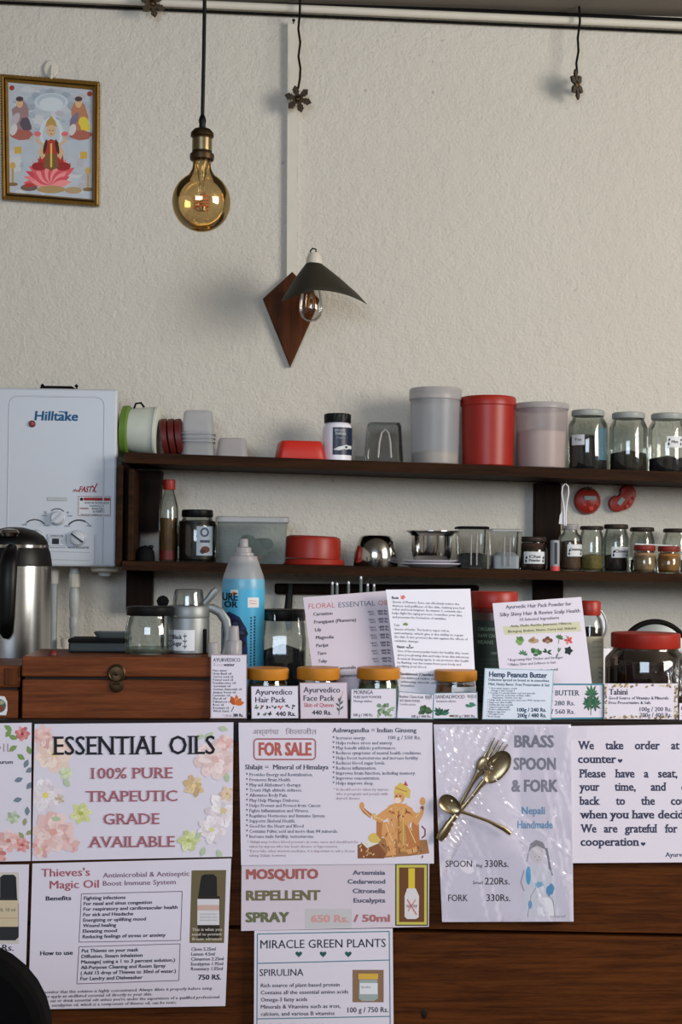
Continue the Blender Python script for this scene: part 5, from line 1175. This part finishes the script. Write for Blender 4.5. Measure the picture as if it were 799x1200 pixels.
S.rect(-20, 1022, 22, 1106, (196, 186, 178)); S.poly([(0, 1028), (4, 1025), (16, 1025), (19, 1028), (20, 1052), (0, 1052)], (36, 38, 42)); S.poly([(-6, 1052), (20, 1052), (22, 1060), (22, 1098), (18, 1102), (-6, 1102)], (44, 44, 46)); S.rect(-6, 1055, 21.5, 1086, (196, 180, 150)); S.text(-4, 18, 1068, 4, 'OIL 10 ml', (90, 80, 80), .01); S.line([(-5, 1076), (20, 1076)], .8, (170, 130, 110)); S.text(2, 16, 1114, 7, 'Rs.', DK, .02, italic=.1); S.done()
# essential oils
S = fsign('white sign with pastel flower borders reading essential oils, therapeutic grade', [(40.5, 848.5), (273.5, 846.5), (272, 1004), (37.5, 1009)])
S.flower(64, 884, 22, [(236, 206, 186), (228, 190, 170), (240, 216, 198)], (226, 196, 150), 9, 3); S.flower(50, 864, 14, FL, (226, 190, 170), 7, 3); S.flower(77, 906, 8, [(206, 216, 176), (190, 204, 150)], (190, 196, 130), 6, 2)
S.flower(53, 932, 20, FP, (222, 206, 110), 8, 3); S.flower(70, 936, 6, [(196, 170, 140)], (180, 150, 110), 5, 1); S.flower(95, 953, 13, [(206, 206, 120), (190, 196, 104), (216, 214, 150)], (170, 176, 84), 6, 3); S.flower(62, 975, 25, [(232, 190, 182), (222, 168, 160), (236, 204, 196)], (216, 160, 150), 10, 4); S.flower(48, 995, 11, FL, (216, 190, 150), 7, 2); S.flower(84, 990, 10, FL, (216, 170, 160), 7, 2)
S.flower(252, 890, 24, [(230, 200, 196), (220, 184, 180), (236, 212, 208)], (216, 176, 170), 10, 4); S.flower(264, 870, 10, FL, (216, 180, 170), 7, 2); S.flower(227, 921, 13, [(206, 170, 110), (194, 154, 100), (216, 186, 140)], (230, 200, 150), 6, 2); S.flower(262, 950, 21, FP, (210, 190, 150), 8, 3); S.flower(248, 972, 17, FP, (214, 204, 150), 7, 3); S.flower(221, 985, 13, [(200, 206, 130), (186, 196, 116), (212, 216, 160)], (170, 180, 100), 6, 3); S.flower(266, 930, 9, [(216, 186, 150)], (200, 160, 120), 6, 2)
for x, y, a in ((256, 852, .3), (250, 858, 2.5), (240, 862, 2.9), (236, 975, 2.3), (240, 992, 1.9), (255, 995, 1.2), (75, 912, 1.0), (60, 958, .2), (265, 905, 1.4)): S.leaf(x, y, 12, 3, a, (178, 190, 158))
S.text(61.5, 252, 884.5, 21.5, 'ESSENTIAL OILS', (30, 30, 36), .018, serif=True, slope=-.005)
for t, x0, x1, y in (('100% PURE', 106, 202.5, 912.5), ('TRAPEUTIC', 100, 208, 939.5), ('GRADE', 121, 187, 966), ('AVAILABLE', 103, 205, 993)): S.text(x0, x1, y, 12.6, t, (158, 92, 100), .018, serif=True, slope=-.008)
S.done()
# magic oil sign
S = fsign('large oil sign with two boxed lists and an amber bottle photo', [(38, 1012), (271, 1006), (264, 1179), (33, 1183)])
sl = -.022
S.text(48, 105.5, 1027.5, 9.2, "Thieves's", (160, 86, 96), .025, slope=sl); S.text(58, 116, 1041.5, 9.2, 'Magic Oil', (160, 86, 96), .025, slope=sl); S.text(120.5, 222, 1028.5, 5.6, 'Antimicrobial & Antiseptic', (120, 86, 108), .02, slope=sl); S.text(120.5, 206, 1038, 5.6, 'Boost Immune System', (120, 86, 108), .02, slope=sl)
S.text(53.5, 83.5, 1055.3, 4.8, 'Benefits', (44, 46, 60), .035, slope=sl); S.text(47, 85.5, 1119.5, 4.8, 'How to use', (44, 46, 60), .035, slope=sl)
PU = (112, 92, 116)
S.frame([(95.5, 1047.5), (213.5, 1044.5), (211.5, 1102), (92.5, 1104)], .9, PU); S.frame([(92.5, 1109.5), (211, 1106), (209.5, 1149), (90, 1153)], .9, PU)
for i, (t, x1) in enumerate((('Fighting infections', 147), ('For nasal and sinus congestion', 178), ('For respiratory and cardiovascular health', 208), ('For sick and Headache', 156), ('Energizing or uplifting mood', 171), ('Wound healing', 136), ('Elevating mood', 137), ('Reducing feelings of stress or anxiety', 194))): S.text(98-.2*i, x1, 1054.4+i*6.45, 3.9, t, (40, 42, 58), .03, slope=sl, italic=.08)
for i, (t, x1) in enumerate((('Put Thieves on your mask', 162), ('Diffusion, Steam inhalation', 167), ('Massage( using a 1 to 3 percent solution.)', 205), ('All-Purpose Cleaning and Room Spray', 194), ('( Add 15 drop of Thieves to 30ml of water.)', 206), ('For Landry and Dishwasher', 167))): S.text(95.5-.3*i, x1, 1116.2+i*6.5, 3.9, t, (40, 42, 58), .03, slope=sl, italic=.08)
S.poly([(224.5, 1020), (265, 1019.5), (262.5, 1105), (222, 1105)], (104, 92, 66)); 
S.poly([(234.5, 1034), (236, 1026.5), (240, 1024.5), (250, 1024.5), (254, 1028), (254.5, 1052), (232, 1052)], (34, 34, 32)); S.poly([(232.5, 1050), (257, 1050), (258, 1054), (257, 1100), (232, 1100), (231, 1056)], (44, 38, 34)); S.rect(231.2, 1053.5, 257, 1084, (206, 202, 208)); S.rect(231.2, 1060.5, 257, 1067, (196, 164, 154))
for y in (1072, 1075.5, 1079): S.text(234, 254, y, 1.8, 'natural essential oil blend', (120, 116, 126), 0, res=1)
for y, t in ((1091, 'This is what you'), (1096.5, 'need to prevent'), (1102, 'from viruses')): S.text(225, 260, y, 3.4, t, (196, 186, 176), .02, slope=-.01)
for i, (t, x1) in enumerate((('Clove 5.25ml', 252.5), ('Lemon 4.5ml', 251.5), ('Cinnamon 2.25ml', 262), ('Eucalyptus 1.95ml', 261.5), ('Rosemary 1.05ml', 261))): S.text(224-.1*i, x1, 1114.2+i*5.75, 3.8, t, (42, 44, 60), .025, italic=.06, slope=-.01)
S.text(232, 259, 1148, 5.6, '750 RS.', (36, 36, 46), .035, italic=.05, slope=-.01)
for i, (t, x0, x1) in enumerate((('Remember that this solution is highly concentrated. Always dilute it properly before using.', 44, 249), ('Never apply an undiluted essential oil directly to your skin.', 44, 178), ("Don't eat or drink essential oils unless you're under the supervision of a qualified professional.", 44, 258), ('Clove, eucalyptus oil, which is a component of thieves oil, can be toxic.', 44, 207))): S.text(x0, x1, 1164.5+i*5.2, 3.5, t, (46, 46, 62), .02, italic=.16, slope=-.024, res=1)
S.done()
# for sale sign
S = fsign('white for sale sign of bulleted benefits with a seated crowned figure print', [(279.5, 847), (506.5, 847), (508.5, 1012), (282.5, 1014)], SY-.0025)
S.text(296, 326.5, 860.5, 5.6, 'अश्वगंधा', (130, 104, 116), .0); S.text(334.5, 371, 860.5, 5.6, 'िशलाजीत', (130, 104, 116), .0)
RB = (176, 92, 84)
S.line(rr_path(297.5, 369.5, 866, 890, 4)+[(297.5+4-4, 870)], 1.8, (160, 104, 108)); S.text(303, 365, 885, 14.5, 'FOR SALE', RB, .05)
S.text(287, 385, 901.5, 5.4, 'Shilajit =  Mineral of Himalaya', (58, 62, 84), .025, serif=True)
N1 = (66, 74, 100)
for i, (t, x1) in enumerate((('Provides Energy and Revitalisation.', 366.5), ('Promotes Brain Health.', 341), ("May aid Alzheimer's therapy.", 353), ('Treats High altitude sickness.', 354), ('Alleviates Body Pain.', 337), ('May Help Manage Diabetes.', 351), ('Helps Prevent and Protect from Cancer.', 376.5), ('Fights Inflammation and Viruses.', 362), ('Regulates Hormones and Immune System.', 381.5), ('Supports Skeletal Health.', 346), ('Good for the Heart and Blood', 356), ('Contains Fulvic acid and more than 84 minerals.', 396), ('Increase male fertility, testosterone.', 368))):
    y = 909.5+i*6.03; S.text(292, x1, y, 3.7, t, N1, .014, serif=True, res=1); S.text(288.3, 290.3, y, 3.7, '*', N1, .03)
for i, (t, x1) in enumerate((('* Shilajit may reduce blood pressure in some cases and should not be', 419.5), ('taken by anyone who has heart disease or hypotension.', 396), ('* If you take other western medicine, it is important to ask a doctor', 416), ('taking Shilajit, however.', 336))): S.text(289.5 if i % 2 == 0 else 292, x1, 988+i*5.3, 3.0, t, (150, 120, 134), .005, serif=True, res=1)
S.text(389, 488, 858.2, 5.2, 'Ashwagandha = Indian Ginseng', (52, 56, 78), .022, serif=True); S.text(454.5, 493, 866.3, 4, '100 g / 550 Rs.', N1, .012, serif=True)
for i, (t, x1) in enumerate((('Increases energy.', 428.5), ('Helps reduce stress and anxiety.', 460), ('May benefit athletic performance.', 464), ('Reduces symptoms of mental health conditions.', 494), ('Helps boost testosterone and increase fertility.', 490.5), ('Reduces blood sugar levels.', 451.5), ('Reduces inflammation.', 441), ('Improves brain function, including memory.', 487), ('Improves concentration.', 445), ('Helps improve sleep.', 438))):
    y = 866.4+i*5.9; S.text(393.5, x1, y, 3.7, t, N1, .014, serif=True, res=1); S.text(389.8, 391.8, y, 3.7, '*', N1, .03)
for i, (t, x1) in enumerate((('* It should not be taken by anyone', 455), ('who is pregnant and people with', 454.5), ('thyroid disease.', 422))): S.text(391 if i == 0 else 393.5, x1, 926.5+i*5.2, 3.0, t, (150, 120, 134), .005, serif=True, res=1)
# seated crowned figure (plain print)
O1, O2, O3, YL = (206, 150, 96), (178, 116, 70), (150, 86, 50), (206, 178, 96)
S.poly([(419, 990), (447, 982), (470, 985), (500, 984), (503, 1000), (480, 1003), (452, 1005), (419, 1006)], (156, 110, 74)); S.poly([(419, 990), (440, 985), (452, 1000), (450, 1006), (419, 1006)], (128, 80, 54)); S.poly([(424, 988), (436, 984), (444, 988), (430, 994)], (214, 210, 204)); S.ell(439, 982, 8, 6, YL)
S.poly([(441, 956), (448, 954), (450, 976), (446, 984), (441, 978)], O2); S.poly([(483, 956), (490, 952), (492, 990), (486, 994), (482, 974)], O2)
S.poly([(455, 944), (463, 941), (474, 942), (483, 947), (486, 958), (480, 966), (478, 984), (462, 984), (460, 966), (452, 956)], O1)
S.poly([(456, 945), (449, 950), (441, 956), (436, 954), (437, 960), (446, 964), (457, 957)], O1); S.poly([(436, 954), (428, 948), (422, 942), (421, 946), (426, 953), (434, 959)], O2); S.ell(424, 944, 3, 4, O1); S.poly([(437, 953), (440, 953), (441, 960), (438, 960)], YL)
S.poly([(484, 950), (490, 955), (494, 946), (497, 944), (496, 954), (489, 968), (482, 962)], O1); S.ell(495, 939, 3.4, 5, O1); S.ell(494.5, 947, 2.2, 2.6, O3)
S.poly([(448, 964), (458, 962), (464, 984), (462, 996), (455, 1000), (452, 985), (447, 978)], O1); S.poly([(474, 966), (484, 972), (490, 990), (484, 998), (470, 998), (476, 984)], O2); S.poly([(464, 962), (474, 962), (476, 998), (466, 998)], (190, 140, 84)); S.line([(467, 950), (467, 996)], 1.2, O3); S.line([(472, 950), (473, 996)], 1.0, YL)
S.poly([(455, 996), (464, 994), (464, 1002), (452, 1003)], O1); S.poly([(477, 996), (488, 992), (489, 998), (478, 1001)], O1)
for x, y in ((459, 952), (470, 956), (478, 952)): S.ell(x, y, 4, 1.2, O3, .3)
S.ell(468, 934, 6.2, 7.5, O1); S.ell(466, 938, 4.2, 3.4, (226, 204, 190)); S.poly([(461, 930), (463, 922), (469, 917), (475, 920), (481, 926), (480, 936), (475, 934), (470, 929)], YL); S.line([(463, 923), (477, 928)], 1.2, O2)
for i in range(70):
    x, y = random.choice(((random.uniform(452, 484), random.uniform(946, 1000)), (random.uniform(422, 498), random.uniform(986, 1003))))
    S.leaf(x, y, random.uniform(3, 7), random.uniform(.4, .9), random.uniform(.6, 2.4), random.choice(((214, 164, 112), (140, 82, 48), (188, 128, 80), (222, 184, 140), (120, 70, 44))))
for x0, y0, x1, y1 in ((438, 956, 450, 962), (424, 947, 434, 957), (487, 958, 494, 948), (452, 966, 460, 986), (478, 968, 487, 988)): S.line([(x0, y0), (x1, y1)], 1.0, (226, 190, 146))
for i in range(12): S.ell(469+math.cos(i*.524)*7, 942+abs(math.sin(i*.524))*8, .9, .9, YL)
S.ell(464.5, 933, 1.1, .8, (70, 40, 30)); S.ell(469, 933, 1.1, .8, (70, 40, 30)); S.poly([(473, 920), (475, 915), (478, 921)], (176, 70, 60))
S.line([(494, 968), (498, 972), (498, 979), (494, 982)], 1.5, (120, 60, 70)); S.done()
# mosquito sign
S = fsign('mosquito repellent spray sign with yellow-framed bottle picture', [(283, 1008), (503, 1008), (502.5, 1086), (282.5, 1091)], SY-.001, M_paper2)
OG = (104, 100, 66)
S.text(288, 373, 1030, 11, 'MOSQUITO', (160, 92, 90), .055, slope=-.006); S.text(288, 375.5, 1055, 11, 'REPELLENT', (112, 104, 78), .055, slope=-.006); S.text(287.5, 339, 1080.5, 11, 'SPRAY', (104, 106, 76), .055, slope=-.006)
for t, x0, y in (('Artemisia', 413, 1025), ('Cedarwood', 407, 1035.5), ('Citronella', 413, 1046.5), ('Eucalypts', 414, 1057.5)): S.text(x0, 451.5, y, 5, t, (92, 94, 112), .04)
S.rect(357.5, 1065, 412, 1088, (188, 184, 188)); S.text(364, 409, 1080.5, 8, '650 Rs.', (200, 150, 148), .05); S.text(414, 457, 1080, 8, '/ 50ml', (166, 106, 108), .045)
S.rect(463, 1012, 501.5, 1085, (70, 66, 60)); S.rect(464.5, 1013.5, 500, 1083.5, (190, 178, 84)); S.rect(467.5, 1016.5, 497, 1080.5, (104, 66, 42)); S.rect(478.5, 1017.5, 486, 1041, (206, 180, 60)); S.poly([(477, 1041), (487, 1041), (491, 1050), (490.5, 1075), (487, 1077), (477, 1077), (474, 1074), (474, 1050)], (206, 200, 204)); S.line([(477, 1054), (488, 1072)], 1.6, (190, 110, 104)); S.line([(487, 1054), (478, 1068)], 1.4, (196, 130, 120)); S.text(476, 489, 1063, 4, 'spray', (120, 80, 90), .02); S.done()
# miracle plants
S = fsign('miracle green plants sheet with three hearts, lowest in the middle column', [(298, 1091), (460, 1088), (462, 1290), (297, 1292)], SY-.004)
S.frame([(301.5, 1094.5), (456, 1091.5), (458, 1286), (300.5, 1288)], 1.2, (74, 120, 136)); S.line([(301, 1129), (456.5, 1125)], 1.2, (74, 120, 136)); S.line([(300.5, 1194), (457, 1191)], 1.2, (74, 120, 136))
S.text(305, 452, 1111.5, 9.6, 'MIRACLE GREEN PLANTS', (38, 44, 58), .008, slope=-.012)
for x in (350, 378.5, 408): S.heart(x, 1118, 4, (40, 84, 84))
S.text(304, 355.5, 1143.8, 8, 'SPIRULINA', (44, 46, 60), .01, slope=-.01)
for i, (t, x1) in enumerate((('Rich source of plant-based protein', 398), ('Contains all the essential amino acids', 408), ('Omega-3 fatty acids', 360), ('Minerals & Vitamins such as iron,', 399), ('calcium, and various B vitamins', 392))): S.text(305.5, x1, 1157+i*8.35, 4.4, t, (48, 50, 66), .02, slope=-.012)
S.rect(413, 1136.5, 449.5, 1174.5, (132, 104, 82)); S.poly([(421, 1148), (442, 1148), (443, 1170), (438, 1173), (424, 1173), (420.5, 1170)], (150, 160, 160)); S.rect(420, 1141, 443, 1147.5, (206, 164, 70)); S.rect(421.5, 1152, 442.5, 1165, (212, 214, 220)); S.text(423, 434, 1158, 3, 'Spirulina', (90, 94, 104), 0)
S.text(407, 455, 1186.5, 6, '100 g / 750 Rs.', (44, 46, 60), .02, slope=-.01); S.text(304, 380, 1208, 8, 'WHEATGRASS', (44, 46, 60), .01); S.done()
# order sign
S = fsign('white order-at-counter notice in dark slab lettering at the right', [(664, 851), (884, 848), (884, 1010), (666, 1011.5)], SY-.001)
OC = (54, 58, 84)
for t, x0, x1, y in (('We take order at the', 677, 826, 878), ('counter', 677, 722, 894), ('Please have a seat, take', 678.5, 826, 911), ('your time, and come', 678.5, 826, 926.5), ('back to the counter', 678.5, 826, 943), ('when you have decided.', 679, 818, 959), ('We are grateful for your', 680, 826, 975.5), ('cooperation', 680, 749, 991)):
    ws = t.split(' ')
    if len(ws) > 1 and x1 == 826:   # justified lines
        wd = [max(v[0] for v in glyphs(w_, .03, True)[0])*10.6/CAP*.80 for w_ in ws]; gap = (x1-x0-sum(wd))/(len(ws)-1); x = x0
        for w_, q in zip(ws, wd): S.text(x, x+q, y, 9.4, w_, OC, .03, serif=True); x += q+gap
    else: S.text(x0, x1, y, 9.4, t, OC, .03, serif=True)
S.heart(726.5, 891.5, 2.8, OC); S.heart(753.5, 989, 2.8, OC); S.text(779, 816, 1004, 5, 'Ayurvedico', OC, .02, serif=True)
mb = MB(); mb.add([S.at(x, y, .001) for x, y in ((668, 851), (689, 851), (686, 866), (669, 867))], [(0, 1, 2, 3)], M_sheet); mb.build('tape', S.obj); S.done()
# brass cutlery pouch
S = fsign('clear-pouched brass spoon and fork price sheet with a girl sketch', [(508, 849), (669, 849), (672, 1080), (518, 1080.5)], SY-.003, M_paper)
GY = (128, 126, 140)
S.text(602.5, 649, 875.5, 13.5, 'BRASS', GY, .045); S.text(601.5, 651.5, 901.8, 13.5, 'SPOON', GY, .045); S.text(599, 653.5, 927.5, 13.5, '& FORK', GY, .045)
S.text(611, 638.5, 954, 8.4, 'Nepali', (112, 150, 184), .03); S.text(606, 647.5, 970.5, 8.4, 'Handmade', (112, 150, 184), .03)
S.text(522, 553, 1016, 7.6, 'SPOON', DK, .01); S.text(558, 565, 1016, 3.4, 'Big', DK, .01); S.text(568, 596, 1016, 8, '330Rs.', DK, .012); S.text(554, 565.5, 1036, 3.4, 'Small', DK, .01); S.text(568, 597, 1036.5, 8, '220Rs.', DK, .012); S.text(525, 548, 1056, 7.6, 'FORK', DK, .01); S.text(570, 598, 1056, 8, '330Rs.', DK, .012)
SKT = (150, 146, 156)
S.ell(629, 1001, 8, 11, (204, 196, 202)); S.poly([(619, 1000), (621, 989), (628, 984), (636, 987), (640, 996), (636, 994), (629, 991), (622, 995)], (140, 136, 144)); S.line([(640, 994), (643, 1008), (645, 1022), (647, 1026)], 2.6, (126, 126, 138)); S.line([(619, 1000), (617, 1010)], 1.2, SKT)
S.poly([(617, 1018), (626, 1012), (635, 1012), (645, 1020), (652, 1050), (655, 1074), (616, 1074), (612, 1050)], (208, 206, 216)); S.ell(619, 1026, 3, 11, (90, 160, 200)); S.ell(631, 1037, 5, 4, (130, 170, 200), wob=.3); S.ell(644, 1043, 4.5, 7, (96, 150, 190), .3, wob=.2); S.ell(621, 1060, 2.5, 5, (110, 160, 200)); S.line([(614, 1020), (610, 1034), (614, 1044)], 1.2, SKT); S.line([(618, 1074), (622, 1050), (628, 1040)], .8, SKT); S.line([(650, 1074), (648, 1056), (640, 1046)], .8, SKT); S.line([(626, 1004), (627.5, 1004)], 1, SKT); S.line([(631, 1004), (632.5, 1004)], 1, SKT); S.line([(628, 1008), (631, 1008)], .8, (180, 140, 146)); S.text(645, 662, 1075, 3, 'nepal', SKT, 0, italic=.2)
po = S; S.done()
# the pouch film with creases
mb = MB(); nx, ny = 60, 86; vs = []; fs = []
cre = [(random.uniform(0, 1), random.uniform(0, 1), random.uniform(-1, 1), random.uniform(.008, .016), random.uniform(.0006, .0016)) for _ in range(14)]
cre += [(.10+.07*i, .0, -.25-.10*i, .014, .0034) for i in range(8)]+[(.78, .55+.12*i, 2.2, .03, .0012) for i in range(2)]
for j in range(ny+1):
    v = j/ny
    for i in range(nx+1):
        u = i/nx
        px = 508+(669-508)*u+(518-508)*v*(1-u)+(672-669)*v*u; py = 849.5+230.5*v
        h = .0010+.0006*math.sin(u*9+v*4)+.0005*math.sin(v*17-u*6)
        if u < .62 and v < .68: h += .010*max(0, math.sin(math.pi*min(1, u/.62)))**.6*max(0, math.sin(math.pi*min(1, v/.68)))**.6
        for (a, b, sl_, w_, am) in cre:
            d = abs((u-a)-sl_*(v-b)*.8); h += am*max(0, 1-d/w_)
        if i in (0, nx) or j in (0, ny): h = .0006
        vs.append(po.at(px, py, h))
for j in range(ny):
    for i in range(nx): a = j*(nx+1)+i; fs.append((a, a+1, a+nx+2, a+nx+1))
mb.add(vs, fs, M_sheet, False); mb.build('pouch_film', po.obj)
# cutlery inside the pouch
def cutlery(name, label, pts, rad, bowl=None, tines=None, lift=.004):
    Y = SY-.003-lift; o0 = P(*pts[0], Y)
    root = bpy.data.objects.new(name, None); C.objects.link(root); root.location = o0; tag(root, label, name, 'brass cutlery in the pouch')
    w = lambda x, y, d=0.0: P(x, y, Y-d)-o0
    mb = MB(); mb.tube([w(*p) for p in pts], rad, M_brass, 12, flat=.55); mb.build('handle', root)
    s = SC(580, 950, Y)
    if bowl:
        cx, cy, ra, rb, ang = bowl; mb = MB(); n = 24; prof = [(1.0, 0), (.97, .10), (.85, .28), (.6, .48), (.3, .58), (0, .6)]; vs = []; fs = []
        for sgn in (1, .82):
            for r_, d in prof:
                for q in range(n):
                    a = 2*math.pi*q/n; x = ra*r_*math.cos(a)*(1-.12*math.cos(a)); y = rb*r_*math.sin(a)
                    p = w(cx+x*math.cos(ang)-y*math.sin(ang), cy+x*math.sin(ang)+y*math.cos(ang)); p.y += d*rb*s*.55*sgn*(-1 if tines else 1); vs.append(p)
        m_ = len(prof)
        for b in (0, m_):
            for i in range(m_-1):
                for q in range(n): fs.append(((b+i)*n+q, (b+i)*n+(q+1) % n, (b+i+1)*n+(q+1) % n, (b+i+1)*n+q))
        for q in range(n): fs.append((q, (q+1) % n, m_*n+(q+1) % n, m_*n+q))
        mb.add(vs, fs, M_brass, True); mb.build('bowl' if not tines else 'fork_head', root)
    if tines:
        for a, b in tines:
            mb = MB(); m2 = ((a[0]+b[0])/2, (a[1]+b[1])/2); mb.tube([w(*a, .0), w(*m2, -.001), w(*b, .0005)], [.0022, .0018, .0009], M_brass, 8, flat=.7); mb.build('tine', root)
    return root
cutlery('fork', 'brass fork beneath the large spoon in the clear pouch', [(516, 980), (521, 972), (530, 958), (541, 940), (553, 918), (562, 903)], [.006, .0045, .0034, .0026, .0030, .006], (567, 896, 13, 8.5, -1.05), [((567+3.6*i, 888+1.8*i), (579.5+5.0*i, 864.5+2.6*i)) for i in range(4)], .0025)
cutlery('spoon', 'large brass spoon lying over the fork in the clear pouch', [(514, 984), (519, 977), (526, 966), (534, 955), (545, 943), (557, 928), (568, 914)], [.005, .0075, .006, .0042, .0032, .0032, .0042], (584, 897, 21.5, 12.5, -.98), None, .0068)
cutlery('spoon', 'small brass spoon crossing the others, bowl at the left', [(598, 977), (590, 971), (572, 962), (552, 955), (540, 951)], [.0028, .0034, .0022, .0020, .0026], (526, 942, 14.5, 10, math.pi+.62), None, .0115)

# ================================================================== FOREGROUND CHAIR BACK
M_matblack = mat('black_leatherette', (2, 2, 2), .8, var=.1, spec=.08)
k = K('chair', 'black rounded chair back cut off at the lower left corner', 'chair', -150, 1.30, base=0.0); s = k.s
zt = P(0, 1112, 1.30).z; xr = P(56, 1170, 1.30).x-k.x0; hw = xr
def rrect(hw, z0, z1, r):
    pts = []
    for cx, cz, a0 in ((-hw+r, z0+r, 180), (hw-r, z0+r, 270), (hw-r, z1-r, 0), (-hw+r, z1-r, 90)):
        for i in range(9): a = math.radians(a0+i*11.25); pts.append((cx+r*math.cos(a), cz+r*math.sin(a)))
    return pts
mb = MB(); mb.prism(rrect(hw, .60, zt+.0, .085), 0, .035, M_matblack, .010); k.put('backrest', mb)
mb = MB(); mb.box((-hw, -.42, .44), (hw, .0, .485), M_matblack, .015); k.put('seat', mb)
for sx in (-1, 1):
    mb = MB(); mb.box((sx*hw*.82-.016, .0, 0), (sx*hw*.82+.016, .03, .66), M_matblack, .004); k.put('leg', mb)
    mb = MB(); mb.box((sx*hw*.82-.016, -.40, 0), (sx*hw*.82+.016, -.37, .445), M_matblack, .004); k.put('leg', mb)
k.end()
